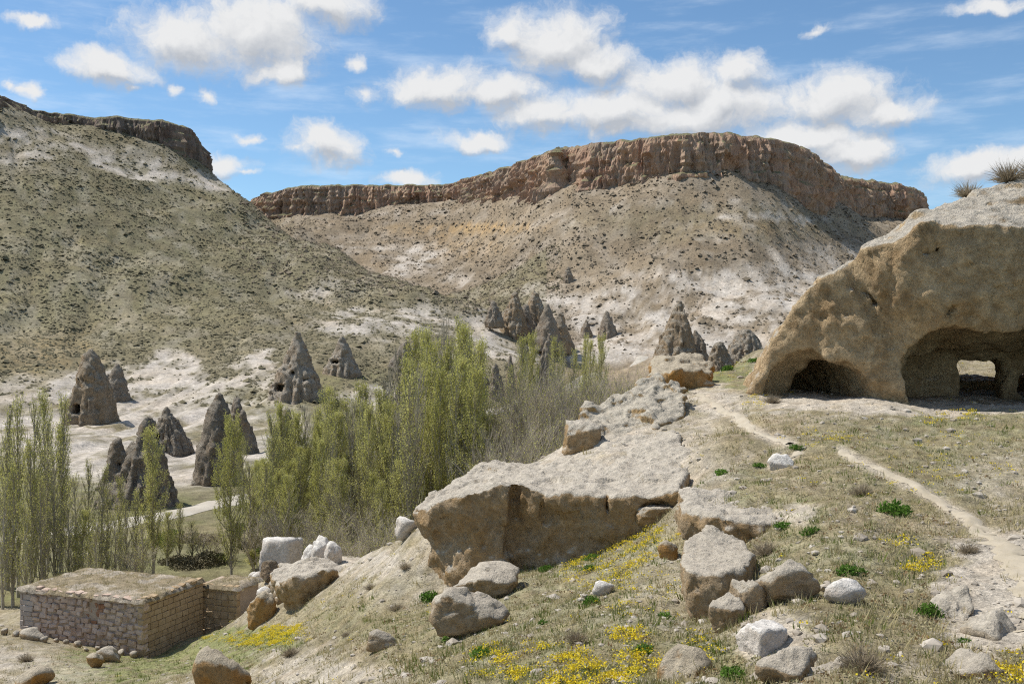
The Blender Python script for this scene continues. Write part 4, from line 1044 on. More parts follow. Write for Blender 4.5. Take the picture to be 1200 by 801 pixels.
def building():
    A = np.array([-16.2, 45.0]); B = np.array([-22.85, 47.42]); C = np.array([-14.8, 49.15])
    zt, zb = -11.42, -15.0
    root = empty('stone_building', (A[0], A[1], -13.9))
    tag(root, 'flat-roofed stone building with rubble wall, earth roof and annex', 'building')
    rz = random.Random(3)
    def loc(p): return (p[0] - A[0], p[1] - A[1], p[2] + 13.9)
    def solid(name, foot, z0, z1, mat, parent=root, inset=0.0):
        n = len(foot); V = [(*f, z) for z in (z0, z1) for f in foot]
        V = np.array([loc(p) for p in V])
        q = [[i, (i + 1) % n, n + (i + 1) % n, n + i] for i in range(n)]
        return obj(name, mesh_from(name, V, [np.array(q), np.array([[n + i for i in range(n)], list(range(n))[::-1]])], False), mat, parent)
    ab = (B - A) / np.linalg.norm(B - A); ac = (C - A) / np.linalg.norm(C - A)
    D = B + (C - A)
    core = solid('wall', [A + 0.10 * (ab + ac), C + 0.10 * ab, D, B + 0.10 * ac], zb, zt - 0.05, M['mortar'])
    count = [0]
    def stone(p, u, size, kind, mk, jr=0.03):
        me = BLK[(kind, mk, rz.randrange(5))]
        ang = math.atan2(u[1], u[0]) + rz.uniform(-jr, jr)
        obj('stone', me, None, core, loc(p), (rz.uniform(-jr, jr), rz.uniform(-jr, jr), ang), size); count[0] += 1
    def ground(x, y): return z_near(np.array([x]), np.array([y]))[0]
    # right wall: squared ashlar courses
    Ln = np.linalg.norm(C - A); nrm = np.array([ac[1], -ac[0]])
    z = zt; row = 0
    while z > -14.7:
        hgt = rz.uniform(0.24, 0.29); x = 0.0 if row % 2 else -0.0
        while x < Ln - 0.05:
            w = min(rz.uniform(0.34, 0.56), Ln - x)
            if Ln - x - w < 0.18: w = Ln - x
            c = A + ac * (x + w / 2) + nrm * 0.02
            if z - 0.1 > ground(c[0] + nrm[0] * .2, c[1] + nrm[1] * .2) - 0.15:
                q = c - nrm * (0.19 + rz.uniform(-0.014, 0.014))
                stone((q[0], q[1], z - hgt / 2), ac, (w - 0.022, 0.30, hgt - 0.02), 'ashlar', 'ashlar', 0.008)
            x += w
        z -= hgt; row += 1
    # long wall: rubble with a red patch, squared quoins at the far end
    Ln = np.linalg.norm(B - A); nrm = -np.array([ab[1], -ab[0]])
    z = zt; row = 0
    while z > -14.6:
        hgt = rz.uniform(0.21, 0.28); x = 0.0
        while x < Ln - 0.02:
            quo = x > Ln - 1.1
            w = rz.uniform(0.5, 0.6) if quo else rz.uniform(0.3, 0.58)
            w = min(w, Ln - x)
            c = A + ab * (x + w / 2)
            if z - 0.1 > ground(c[0] + nrm[0] * .2, c[1] + nrm[1] * .2) - 0.15:
                r_ = ((x - 2.55) / 0.55) ** 2 + ((z + 11.95) / 0.75) ** 2
                mk = 'redstone' if r_ < rz.uniform(0.3, 1.3) else ('quoin' if quo else 'rubble')
                dp = 0.195 + (0.05 if r_ < 0.7 else 0) + rz.uniform(-0.045, 0.035)
                q = c - nrm * dp
                if quo: stone((q[0], q[1], z - hgt / 2), ab, (w - 0.02, 0.3, hgt - 0.02), 'ashlar', mk, 0.01)
                else: stone((q[0], q[1], z - hgt / 2 + rz.uniform(-.07, .07)), ab, (w * rz.uniform(.78, 1.03), 0.34, hgt * rz.uniform(0.7, 1.1)), 'rubble', mk, 0.15)
            x += w
        z -= hgt; row += 1
    # loose capping stones along the wall heads
    for (d_, L_, mk) in ((ab, Ln, 'rubble'), (ac, np.linalg.norm(C - A), 'ashlar')):
        x = 0.15
        nr_ = (-np.array([ab[1], -ab[0]])) if mk == 'rubble' else np.array([ac[1], -ac[0]])
        while x < L_ - 0.1:
            w = rz.uniform(0.28, 0.6)
            q = A + d_ * (x + w / 2) - nr_ * (0.16 + rz.uniform(-.05, .05))
            stone((q[0], q[1], zt + rz.uniform(0.0, 0.07)), d_, (w * 0.9, 0.34, rz.uniform(0.12, 0.24)), 'rubble', mk, 0.12)
            x += w * rz.uniform(1.0, 1.5)
    # annex set back behind the right wall
    E = C - ab * 1.75
    a0, a1 = C + 0.05 * ac - ab * 0.06, E
    F2 = E + ac * 2.2
    anx = solid('annex', [C + ac * 0.25 + ab * 0.5, E + ab * 0.1 + ac * .25, F2 + ab * 0.1, C + ac * 2.2 + ab * 0.5], zb + 0.5, zt - 0.32, M['mortar'])
    base_core = core; core_ = anx
    ux = -ab; nr = np.array([ux[1], -ux[0]])
    z = zt - 0.22; 
    while z > -14.9:
        hgt = rz.uniform(0.26, 0.36); x = -0.35
        while x < 1.72:
            w = min(rz.uniform(0.3, 0.5), 1.75 - x)
            c = C + ac * 0.25 + ux * (x + w / 2) - nr * 0.1
            me = BLK[('rubble', 'ashlar', rz.randrange(5))]
            if z > ground(*(c + nr * .3)) - 0.2:
                obj('stone', me, None, anx, loc((c[0], c[1], z - hgt / 2)), (rz.uniform(-.06, .06), rz.uniform(-.06, .06), math.atan2(ux[1], ux[0]) + rz.uniform(-.06, .06)), (w * 1.02, 0.32, hgt * 1.05))
            x += w
        z -= hgt
    # roofs: uneven packed earth spilling over the wall tops
    def roof(name, O, U, Vv, lu, lv, z, amp, seed, ov=0.12):
        nu, nv = int(lu / 0.09), int(lv / 0.09)
        a, b = np.meshgrid(np.linspace(-ov, lu + ov, nu), np.linspace(-ov, lv + ov, nv))
        e = np.minimum(np.minimum(a + ov, lu + ov - a), np.minimum(b + ov, lv + ov - b))
        X = O[0] + U[0] * a + Vv[0] * b; Y = O[1] + U[1] * a + Vv[1] * b
        p = np.stack([X.ravel() * 1.5, Y.ravel() * 1.5, np.full(X.size, seed)], -1)
        nz = fbm(p, 4).reshape(X.shape)
        rim = 0.10 * np.exp(-((e - 0.35) / 0.25) ** 2)
        Zt = z + 0.04 + amp * nz + rim * 0.6 + 0.08 * np.minimum(1, e / 1.2) - 0.07 * np.exp(-(e / 0.05) ** 2) - 0.05 * (e < 0.02)
        ju = 0.07 * fbm(p * 3, 3).reshape(X.shape) * (e < 0.1)
        X = X + U[0] * ju + Vv[0] * ju; Y = Y + U[1] * ju + Vv[1] * ju
        G = np.array([X.ravel(), Y.ravel(), Zt.ravel()]).T
        cols = np.where((fbm(p * 0.5 + 4, 3) > 0.12)[:, None], np.array([[0.33, 0.285, 0.225]]), np.array([[0.25, 0.205, 0.135]]))
        cols = cols * (1 + 0.2 * nz.ravel()[:, None])
        G2 = np.array([loc(g) for g in G])
        return obj(name, mesh_from(name, G2, [grid_quads(nv, nu)], True, cols), M['near'], root), G
    r1, G1 = roof('roof', A, ac, ab, np.linalg.norm(C - A), np.linalg.norm(B - A), zt, 0.06, 2.0)
    r2, G2 = roof('roof', C + ac * 0.15, -ab, ac, 1.78, 2.1, zt - 0.3, 0.09, 6.0)
    return root, r1, G1, r2, G2, loc
BLD = building()

# ------------------------------------------------------------------ vegetation helpers
class MB:
    def __init__(s): s.V = []; s.T = []; s.Q = []; s.n = 0
    def add(s, V, T=None, Q=None):
        V = np.asarray(V, dtype=np.float32)
        if T is not None and len(T): s.T.append(np.asarray(T) + s.n)
        if Q is not None and len(Q): s.Q.append(np.asarray(Q) + s.n)
        s.V.append(V); s.n += len(V)
    def tube(s, pts, rad, sides=4):
        pts = np.asarray(pts, float); n = len(pts)
        t = np.gradient(pts, axis=0); t /= np.linalg.norm(t, axis=1)[:, None] + 1e-9
        ref = np.array([1.0, 0.13, 0.0]); a = np.cross(t, ref); a /= np.linalg.norm(a, axis=1)[:, None] + 1e-9
        b = np.cross(t, a)
        th = np.arange(sides) / sides * 2 * math.pi
        ring = pts[:, None] + np.asarray(rad)[:, None, None] * (np.cos(th)[None, :, None] * a[:, None] + np.sin(th)[None, :, None] * b[:, None])
        i = np.arange(n - 1)[:, None] * sides; j = np.arange(sides)[None]
        q = np.stack([i + j, i + (j + 1) % sides, i + sides + (j + 1) % sides, i + sides + j], -1).reshape(-1, 4)
        s.add(ring.reshape(-1, 3), Q=q)
    def mesh(s, name, smooth=False):
        polys = []
        if s.T: polys.append(np.concatenate(s.T))
        if s.Q: polys.append(np.concatenate(s.Q))
        return mesh_from(name, np.concatenate(s.V), polys, smooth)
def cards(centers, normal_seed, w, l, up=0.0, dirs=None):
    """one small quad per centre, random orientation"""
    r = np.random.RandomState(normal_seed); n = len(centers)
    d = r.normal(size=(n, 3)); d[:, 2] += up; d /= np.linalg.norm(d, axis=1)[:, None]
    if dirs is not None: d = dirs
    o = r.normal(size=(n, 3)); s_ = np.cross(d, o); s_ /= np.linalg.norm(s_, axis=1)[:, None] + 1e-9
    w = np.broadcast_to(w, n)[:, None]; l = np.broadcast_to(l, n)[:, None]
    c = np.asarray(centers)
    V = np.stack([c - d * l * 0.5, c + s_ * w * 0.5, c + d * l * 0.5, c - s_ * w * 0.5], 1).reshape(-1, 3)
    return V, np.arange(n * 4).reshape(-1, 4)

def poplar_meshes(seed, H=16.0, rad=1.15, leaf=1.0, fullness=1.0, low=0.06):
    r = np.random.RandomState(seed)
    tr = MB(); cr = MB()
    zz = np.linspace(-1.0, H * 0.97, 12)
    wob = np.cumsum(r.normal(size=(12, 2)) * 0.05, 0)
    trunk = np.stack([wob[:, 0], wob[:, 1], zz], -1)
    tr.tube(trunk, np.interp(zz / H, [0, 0.1, 1], [0.17, 0.14, 0.015]), 5)
    nb = int(95 * fullness); L = []
    for k in range(nb):
        t0 = low + (0.92 - low) * (k + r.rand()) / nb
        z0 = t0 * H
        env = rad * (0.45 + 0.75 * math.sin(math.pi * min(1, (t0 * 0.85 + 0.16))) ** 0.8) * (1.0 if t0 < 0.75 else (1.0 - (t0 - 0.75) * 2.6))
        a = r.rand() * 2 * math.pi
        ln = (1.9 + 2.4 * (1 - t0)) * r.uniform(0.7, 1.25)
        ln = min(ln, (H - z0) * 1.05)
        reach = env * r.uniform(0.25, 0.9)
        tt = np.linspace(0, 1, 5)
        base = np.array([np.interp(z0, zz, trunk[:, 0]), np.interp(z0, zz, trunk[:, 1])])
        out = reach * (1 - (1 - tt) ** 2.0)
        bend = r.normal(size=2) * 0.12
        pts = np.stack([base[0] + np.cos(a) * out + bend[0] * tt ** 2, base[1] + np.sin(a) * out + bend[1] * tt ** 2, z0 + ln * tt ** 1.05], -1)
        tr.tube(pts, np.linspace(0.035, 0.008, 5) * (1.4 - t0 * 0.6), 3)
        # upright twigs
        for q in range(3):
            s0 = r.uniform(0.15, 0.85); pb = np.array([np.interp(s0, tt, pts[:, i]) for i in range(3)])
            aa = a + r.normal() * 0.9; tl = r.uniform(0.5, 1.3)
            pe = pb + np.array([math.cos(aa) * 0.22 * tl, math.sin(aa) * 0.22 * tl, tl])
            tr.tube(np.stack([pb, (pb + pe) / 2 + r.normal(size=3) * 0.03, pe]), [0.012, 0.009, 0.005], 3)
            nl = int(15 * leaf)
            if nl: L.append(pb + (pe - pb) * r.rand(nl, 1) + r.normal(size=(nl, 3)) * [0.10, 0.10, 0.16])
        nl = int(26 * leaf)
        if nl:
            u = r.rand(nl) ** 0.7
            c = np.stack([np.interp(u, tt, pts[:, i]) for i in range(3)], -1)
            L.append(c + r.normal(size=(nl, 3)) * [0.13, 0.13, 0.2])
    tm = tr.mesh('trunk')
    cm = None
    if L:
        L = np.concatenate(L); V, Qd = cards(L, seed + 5, r.uniform(0.045, 0.075, len(L)), r.uniform(0.10, 0.2, len(L)), 1.6)
        cr.add(V, Q=Qd); cm = cr.mesh('crown')
    return tm, cm

def bare_meshes(seed, H=10.0, stems=7, spread=0.34, leaf=0, twig=1.0):
    r = np.random.RandomState(seed); tr = MB(); tips = []
    def grow(p, d, ln, rad, lev):
        n = 4
        pts = [p]; dd = d.copy()
        for i in range(n):
            dd = dd + r.normal(size=3) * 0.10 + np.array([0, 0, 0.07]); dd /= np.linalg.norm(dd)
            pts.append(pts[-1] + dd * ln / n)
        pts = np.array(pts)
        tr.tube(pts, np.linspace(rad, rad * 0.45, n + 1), 4 if lev < 2 else 3)
        if lev >= 3:
            tips.append(pts[1:]); return
        kids = {0: 7, 1: 6, 2: 5}[lev]
        for k in range(int(kids * (twig if lev else 1))):
            u = r.uniform(0.28, 1.0); i = min(n - 1, int(u * n)); q = pts[i] + (pts[i + 1] - pts[i]) * (u * n - i)
            a = r.rand() * 2 * math.pi; dv = dd + 0.62 * np.array([math.cos(a), math.sin(a), 0.15]) ; dv /= np.linalg.norm(dv)
            grow(q, dv, ln * r.uniform(0.36, 0.55), max(rad * 0.42, 0.007), lev + 1)
    for k in range(stems):
        a = 2 * math.pi * (k + r.rand()) / stems; d = np.array([math.cos(a) * spread, math.sin(a) * spread, 1.0]) * 1.0
        d[:2] *= r.uniform(0.3, 1.2); d /= np.linalg.norm(d)
        grow(np.array([math.cos(a) * 0.15, math.sin(a) * 0.15, -0.5]), d, H * r.uniform(0.55, 0.75), 0.075 * H / 10, 0)
    tm = tr.mesh('trunk'); cm = None
    if leaf:
        T_ = np.concatenate(tips); idx = r.randint(0, len(T_), leaf); c = T_[idx] + r.normal(size=(leaf, 3)) * 0.12
        V, Qd = cards(c, seed + 3, r.uniform(0.05, 0.09, leaf), r.uniform(0.07, 0.12, leaf), 0.2); m = MB(); m.add(V, Q=Qd); cm = m.mesh('crown')
    return tm, cm
POP = [poplar_meshes(100 + i, leaf=(1.0, 1.25, 0.8, 0.55, 1.1)[i], rad=(1.15, 1.35, 1.0, 1.1, 0.9)[i], fullness=(1, 1.1, .9, .9, .85)[i]) for i in range(5)]
POPS = [poplar_meshes(160 + i, leaf=(0.45, 0.35, 0.6)[i], rad=(1.2, 1.0, 0.9)[i], fullness=0.8) for i in range(3)]
POPX = poplar_meshes(140, leaf=1.5, rad=1.9, fullness=1.5, low=0.04)        # broad leafy one
POPB = [poplar_meshes(150 + i, leaf=0, rad=1.2, fullness=1.0) for i in range(2)]
BARE = [bare_meshes(170 + i, 10, 6 + i, 0.30 + 0.04 * i, leaf=(500, 1200, 1900)[i]) for i in range(3)]
BARL = [bare_meshes(180 + i, 10, 7, 0.36, leaf=2600) for i in range(2)]

def tree(name, meshes, px, pyt, d, label, cat, group, base=None, H0=16.0, wide=1.0, seed=0, bark='bark', leaf='leaf'):
    r = random.Random(seed * 7919 + int(px * 13))
    x = (px - 600) / FPX * d
    zb = base if base is not None else max(z_far(np.array([x]), np.array([d]))[0], z_near(np.array([x]), np.array([d]))[0] if d < 94 else -99)
    H = (400.5 - pyt) / FPX * d - zb
    root = empty(name, (x, d, zb)); root.rotation_euler = (r.uniform(-.02, .02), r.uniform(-.02, .02), r.uniform(0, 6.28))
    s = H / H0; sw = (0.55 + 0.45 * s) * wide
    root.scale = (sw, sw, s)
    tm, cm = meshes
    obj('trunk', tm, M[bark], root)
    if cm is not None: obj('crown', cm, M[leaf], root)
    return tag(root, label, cat, group)

PL = 'slim upright poplar in pale spring leaf in the row behind the stone building'
for i, (px, pyt, d) in enumerate([(-12, 500, 70), (8, 478, 74), (22, 468, 72), (42, 470, 78), (56, 462, 80), (70, 466, 75), (88, 556, 72), (104, 540, 78), (120, 548, 74), (134, 600, 71), (148, 590, 75), (-30, 520, 76), (34, 520, 71), (64, 530, 71), (14, 545, 69), (80, 585, 70), (96, 600, 70), (160, 575, 79), (112, 610, 68), (48, 560, 69), (196, 600, 82), (2, 560, 68), (126, 575, 76), (140, 560, 80), (72, 500, 77), (52, 490, 76), (10, 510, 75), (166, 610, 72), (30, 590, 67), (210, 590, 84), (225, 610, 84)]):
    tree('poplar_tree', POPS[i % 3] if i % 4 else POP[i % 5], px, pyt, d, PL, 'tree', 'poplars behind the building', seed=i, wide=0.9)
tree('poplar_tree', POP[1], 178, 505, 77, 'single dense poplar in front of the hollow pierced spire', 'tree', seed=31, group=None, wide=0.95)
tree('poplar_tree', POPX, 271, 490, 78, 'broad full poplar standing alone before the broad rounded spire', 'tree', seed=32, group=None, wide=0.78)
rp = random.Random(12)
PMT = 'tallest green poplar at the high end of the grove toward the willows'
PM = 'pale green poplar in the dense grove in the middle of the valley'
tops = [(300, 545), (318, 495), (335, 480), (352, 470), (368, 472), (385, 452), (402, 462), (420, 448), (436, 452), (450, 440), (462, 425), (474, 405), (486, 392), (497, 384), (508, 378), (519, 376), (530, 382), (541, 384), (552, 392), (562, 420), (570, 455), (578, 478)]
i = 0
for layer, (dd, drop) in enumerate(((104, 0), (96, 26), (88, 62), (82, 100))):
    for (px, pt) in tops:
        if rp.random() < (0.05, 0.1, 0.15, 0.3)[layer]: continue
        pxx = px + rp.uniform(-8, 8); d = dd + rp.uniform(-4, 4); pyt = pt + drop * rp.uniform(0.4, 1.3) + rp.uniform(-6, 8)
        bare = (395 < pxx < 475 and layer < 3 and rp.random() < 0.45) or rp.random() < 0.1
        if layer == 3 and pxx > 480: continue
        if bare: tree('poplar_tree', POPB[i % 2], pxx, pyt, d, 'leafless grey poplar among the green poplars of the grove', 'tree', 'bare grove poplars', seed=i)
        else: tree('poplar_tree', POP[(i * 3 + layer) % 5], pxx, pyt, d, PMT if layer < 2 and pxx > 455 else PM, 'tree', 'tall grove poplars' if layer < 2 and pxx > 455 else 'grove poplars', seed=i, wide=1.15)
        i += 1
for k in range(30):
    px = 285 + 6.2 * k + rp.uniform(-5, 5); d = rp.uniform(84, 112)
    tree('poplar_tree', (POPS + POP)[k % 8], px, rp.uniform(485, 560) - 0.16 * (px - 285), d, 'young thin poplar in the lower fringe of the grove', 'tree', 'young grove poplars', seed=300 + k, wide=1.1)
for k, (px, pyt, d) in enumerate([(612, 396, 150), (624, 393, 152), (648, 398, 146), (656, 404, 150), (683, 395, 158), (694, 400, 155), (704, 396, 160), (672, 412, 150), (600, 430, 140)]):
    tree('poplar_tree', POP[k % 5], px, pyt, d, 'slender poplar rising above the grey willow thicket', 'tree', 'poplars over the willows', seed=60 + k, wide=1.0)
for k, (px, pyt, d) in enumerate([(590, 470, 84), (612, 440, 92), (632, 430, 96), (650, 425, 92), (668, 432, 96), (686, 428, 98), (700, 436, 92), (716, 432, 100), (640, 470, 80), (604, 490, 74), (672, 470, 82), (700, 478, 84), (622, 505, 72), (655, 500, 72), (728, 446, 104), (690, 500, 74), (586, 510, 70), (600, 425, 108), (622, 420, 112), (642, 415, 110), (662, 418, 115), (680, 420, 112), (706, 424, 118), (722, 428, 116), (742, 436, 120), (578, 450, 100), (596, 455, 96), (752, 444, 122)]):
    tree('willow_tree', BARE[k % 3], px, pyt, d, 'grey many-stemmed willow with hardly a leaf in the thicket beyond the ledge', 'tree', 'bare willows', H0=10.0, seed=80 + k, bark='twig', wide=0.85)
for k, (px, pyt, d) in enumerate([(735, 430, 118), (748, 440, 120), (724, 438, 115), (760, 450, 118)]):
    tree('willow_tree', BARL[k % 2], px, pyt, d, 'greening many-stemmed shrub tree at the edge of the grey thicket', 'tree', 'greening shrub trees', H0=10.0, seed=100 + k, bark='twig')
for k, (px, pyt, d) in enumerate([(345, 580, 78), (368, 600, 76), (395, 590, 74), (425, 560, 80), (452, 590, 72), (470, 600, 68), (318, 590, 82), (410, 610, 70), (440, 620, 66), (300, 600, 80)]):
    tree('willow_tree', BARE[k % 3], px, pyt, d, 'brownish shrub tree with hardly a leaf at the foot of the poplar grove', 'tree', 'bare shrub trees', H0=10.0, seed=120 + k, bark='twig', wide=0.9)
tree('orchard_tree', BARE[1], 158, 632, 73, 'crooked thin-branched tree behind the building roof', 'tree', H0=10.0, seed=140, bark='twig', group=None)
tree('orchard_tree', BARE[2], 241, 618, 84, 'small thin-branched tree beside the bramble hedge', 'tree', H0=10.0, seed=141, bark='twig', group=None)

def bush_mesh(name, seed, n, size, w, l, flat=0.6, up=0.4):
    r = np.random.RandomState(seed)
    d = r.normal(size=(n, 3)); d /= np.linalg.norm(d, axis=1)[:, None]; d[:, 2] = np.abs(d[:, 2])
    lump = 1 + 0.35 * fbm(d * 2.0 + seed, 3)
    c = d * (r.rand(n, 1) ** 0.33) * lump[:, None] * np.array([1, 1, flat]) * size
    V, Qd = cards(c, seed + 1, r.uniform(0.6, 1.2, n) * w, r.uniform(0.6, 1.2, n) * l, up)
    m = MB(); m.add(V, Q=Qd); return m.mesh(name)
VB = [bush_mesh('foliage', 200 + k, 2600, 1.5, 0.10, 0.15) for k in range(2)]
for k, (px, py, s, mt) in enumerate([(200, 632, 1.1, 'bushleaf'), (214, 634, .9, 'drybush'), (228, 634, 1.0, 'drybush'), (244, 636, 1.0, 'drybush'), (205, 660, .9, 'scrub'), (222, 663, 1.1, 'scrub'), (240, 660, 1.2, 'scrub'), (252, 658, .9, 'bushleaf'), (300, 640, 1.2, 'scrub'), (312, 650, 1, 'bushleaf'), (330, 620, 1.2, 'bushleaf'), (185, 640, 1, 'bushleaf'), (285, 622, 1, 'bushleaf'), (768, 442, 1.4, 'bushleaf'), (470, 640, 1, 'bushleaf')]):
    g = hit(px, py, near=False, d0=55); me = VB[k % 2].copy(); me.materials.clear(); me.materials.append(M[mt])
    o = obj('bush', me, None, loc=g - np.array([0, 0, 0.1]), rot=(0, 0, k), scale=(s, s, s * 0.95))
    tag(o, {'bushleaf': 'leafy green bush on the valley floor by the road', 'drybush': 'brown leafless bramble in the hedge below the road', 'scrub': 'dark olive bush in the hedge below the road'}[mt], 'bush', {'bushleaf': 'green valley bushes', 'drybush': 'hedge brambles', 'scrub': 'dark hedge bushes'}[mt])

# ------------------------------------------------------------------ scrub on the hills (stuff)
def dome():
    a = np.arange(6) * math.pi / 3
    V = [[0.1, 0, 0.95]] + [[0.95 * math.cos(t), 0.95 * math.sin(t), -0.3 + 0.45 * (k % 2)] for k, t in enumerate(a)]
    return np.array(V), np.array([[0, 1 + k, 1 + (k + 1) % 6] for k in range(6)])
ICO[0] = dome()
def scatter(n, pxr, dr, zf, seed, power=1.0):
    r = np.random.RandomState(seed)
    px = r.uniform(*pxr, n); d = dr[0] + (dr[1] - dr[0]) * r.rand(n) ** power
    x = (px - 600) / FPX * d
    return np.stack([x, d, zf(x, d)], -1), r
def lumps(name, C, S, r, mat, label, sub=1, flat=0.6, jit=0.25, kind='stuff'):
    V0, F0 = ICO[sub]; n = len(C)
    a = r.rand(n) * 6.28; ca, sa = np.cos(a), np.sin(a)
    J = V0[None] * (1 + jit * r.normal(size=(n, len(V0), 1)))
    J = np.stack([J[..., 0] * ca[:, None] - J[..., 1] * sa[:, None], J[..., 0] * sa[:, None] + J[..., 1] * ca[:, None], J[..., 2] * flat], -1) * S[:, None, None] + C[:, None]
    F = (F0[None] + (np.arange(n) * len(V0))[:, None, None]).reshape(-1, 3)
    o = obj(name, mesh_from(name, J.reshape(-1, 3), [F], False), mat)
    return tag(o, label, kind=kind)
C, r = scatter(92000, (-120, 660), (225, 560), z_far, 21, 0.8)
cc, pale, grn = far_cols(C)
keep = (r.rand(len(C)) > np.minimum(pale * 1.15, 0.965)) & (C[:, 2] < 112) & (C[:, 2] > -15)
C = C[keep]; clump = fbm(C * 0.035 + 3, 3); gul = fbm(np.stack([C[:, 0] * 0.09 + C[:, 1] * 0.03, C[:, 1] * 0.02, 0 * C[:, 0]], -1), 3); kp = r.rand(len(C)) < 0.66 + 0.35 * clump + 0.5 * gul; C = C[kp]
S = np.clip(r.lognormal(-1.05, 0.5, len(C)), 0.15, 1.4)
lumps('hill_scrub', C, S, r, M['scrub'], 'low dark olive scrub dotting the hillside', sub=0)
C, r = scatter(74000, (280, 1180), (400, 800), z_far, 22, 0.8)
cc, pale, grn = far_cols(C)
keep = (r.rand(len(C)) > pale * 0.8) & (C[:, 2] < 104) & (C[:, 2] > -8)
C = C[keep]; clump = fbm(C * 0.03 + 8, 3); gul = fbm(np.stack([C[:, 0] * 0.06, C[:, 1] * 0.012, 0 * C[:, 0]], -1), 3); kp = r.rand(len(C)) < 0.66 + 0.4 * clump + 0.5 * gul; C = C[kp]
S = np.clip(r.lognormal(-0.9, 0.55, len(C)), 0.2, 2.2)
lumps('talus_scrub', C, S, r, M['scrub2'], 'scattered scrub and fallen stones on the mesa slope', sub=0, flat=0.7)

# ------------------------------------------------------------------ plants and stones of the near hillside (stuff)
def near_scatter(n, seed, dr=(7.5, 52), pxr=(-40, 1240)):
    r = np.random.RandomState(seed)
    px = r.uniform(*pxr, n); d = np.exp(r.uniform(math.log(dr[0]), math.log(dr[1]), n))
    x = (px - 600) / FPX * d
    V = np.stack([x, d, z_near(x, d)], -1)
    return V, r
def in_building(V):
    A = np.array([-16.2, 45.0]); ab = np.array([-0.94, 0.342]); ac = np.array([0.32, 0.947])
    q = V[:, :2] - A
    return (q @ ab > -2.0) & (q @ ab < 7.3) & (q @ ac > -0.1) & (q @ ac < 7)
def blades(name, C, H, r, mat, label, nb, width, lean=0.45, rad=0.06, kind='stuff', parent=None):
    n = len(C); c = np.repeat(C, nb, 0); h = np.repeat(H, nb) * r.uniform(0.55, 1.15, n * nb)
    a = r.rand(n * nb) * 6.28; rr = rad * np.sqrt(r.rand(n * nb)) * np.repeat(H / H.mean(), nb)
    base = c + np.stack([np.cos(a) * rr, np.sin(a) * rr, -0.02 + 0 * a], -1)
    b = a + r.normal(size=n * nb) * 0.6; le = r.uniform(0.1, 1.0, n * nb) * lean
    tip = base + np.stack([np.cos(b) * le * h, np.sin(b) * le * h, h], -1)
    s = np.stack([-np.sin(b + 0.8), np.cos(b + 0.8), 0 * b], -1) * (np.asarray(width) * h / H.mean() * 0.5)[:, None]
    V = np.stack([base - s, base + s, tip], 1).reshape(-1, 3)
    o = obj(name, mesh_from(name, V, [np.arange(len(V)).reshape(-1, 3)], False), mat, parent)
    return tag(o, label, kind=kind)
V, r = near_scatter(42000, 31)
px, py, n, n2, n3, tuff, path, green, rust = near_masks(V)
CAVE_IN = (V[:, 0] > 7.2) & (V[:, 1] > 29.0) & (V[:, 1] < 41)
ok = ~in_building(V) & ~CAVE_IN & (path < 0.2)
k = ok & (r.rand(len(V)) > 0.15 + 0.9 * tuff - 0.5 * n2)
Cg = V[k]; gsel = r.rand(len(Cg)) < np.clip(green[k] * 1.1 + 0.06, 0, 0.9)
Hh = np.clip(r.lognormal(-2.45, 0.4, len(Cg)), 0.035, 0.22)
blades('grass', Cg[~gsel], Hh[~gsel], r, M['straw'], 'dry straw-coloured grass tufts over the hillside', 10, 0.011, 0.7, 0.07)
blades('grass', Cg[gsel], Hh[gsel] * 0.8, r, M['green'], 'fresh green grass in damp patches of the hillside', 16, 0.011, 0.6, 0.08)
V, r = near_scatter(20000, 32)
px, py, n, n2, n3, tuff, path, green, rust = near_masks(V)
k = ~in_building(V) & ~((V[:, 0] > 7.2) & (V[:, 1] > 29.5) & (V[:, 1] < 41)) & (path < 0.2) & (r.rand(len(V)) > 0.2 + 0.9 * tuff)
Cc = V[k]
brown = r.rand(len(Cc)) < 0.2 + 0.5 * rust[k]
CALL = Cc; nc = 9
for nm_, mt_, lb_, sel in (('cushion_plants', 'sage', 'low grey-green cushion plants over the dry hillside', ~brown), ('dead_herbs', 'rust', 'withered rust-brown herbs over the dry hillside', brown)):
    m = MB(); Cc = CALL[sel]
    c = np.repeat(Cc, nc, 0); sz = np.repeat(np.clip(r.lognormal(-2.75, 0.35, len(Cc)), 0.03, 0.11), nc)
    dd = r.normal(size=(len(c), 3)); dd /= np.linalg.norm(dd, axis=1)[:, None]; dd[:, 2] = np.abs(dd[:, 2]) * 0.7
    Vq, Qd = cards(c + dd * sz[:, None], 5, sz * 0.26, sz * 0.6, 0.5); m.add(Vq, Q=Qd)
    tag(obj(nm_, m.mesh(nm_), M[mt_]), lb_, kind='stuff')
V, r = near_scatter(10500, 33)
px, py, n, n2, n3, tuff, path, green, rust = near_masks(V)
k = ~in_building(V) & (r.rand(len(V)) < 0.55 + 0.4 * n2 + 0.2 * tuff)
Cp = V[k]; S = np.clip(r.lognormal(-3.55, 0.6, len(Cp)), 0.012, 0.16)
lumps('pebbles', Cp + np.array([0, 0, 0.004]), S, r, M['pebble'], 'loose pebbles and stone chips on the hillside', flat=0.6, jit=0.16)
V, r = near_scatter(95000, 34)
V2, _r2 = near_scatter(9000, 35, (30, 50), (235, 360)); V = np.concatenate([V, V2])
px, py = pix(V); f = blob(px + 10 * fbm(V * 1.7, 3), py + 5 * fbm(V * 1.7 + 20, 3), FLOWERS)
patch = sstep(-0.15, 0.35, fbm(V * 2.6 + 4, 3))
k = (r.rand(len(V)) < (f ** 1.2) * patch * 1.5 + 0.002) & ~in_building(V)
Cf = V[k]; nf = 9
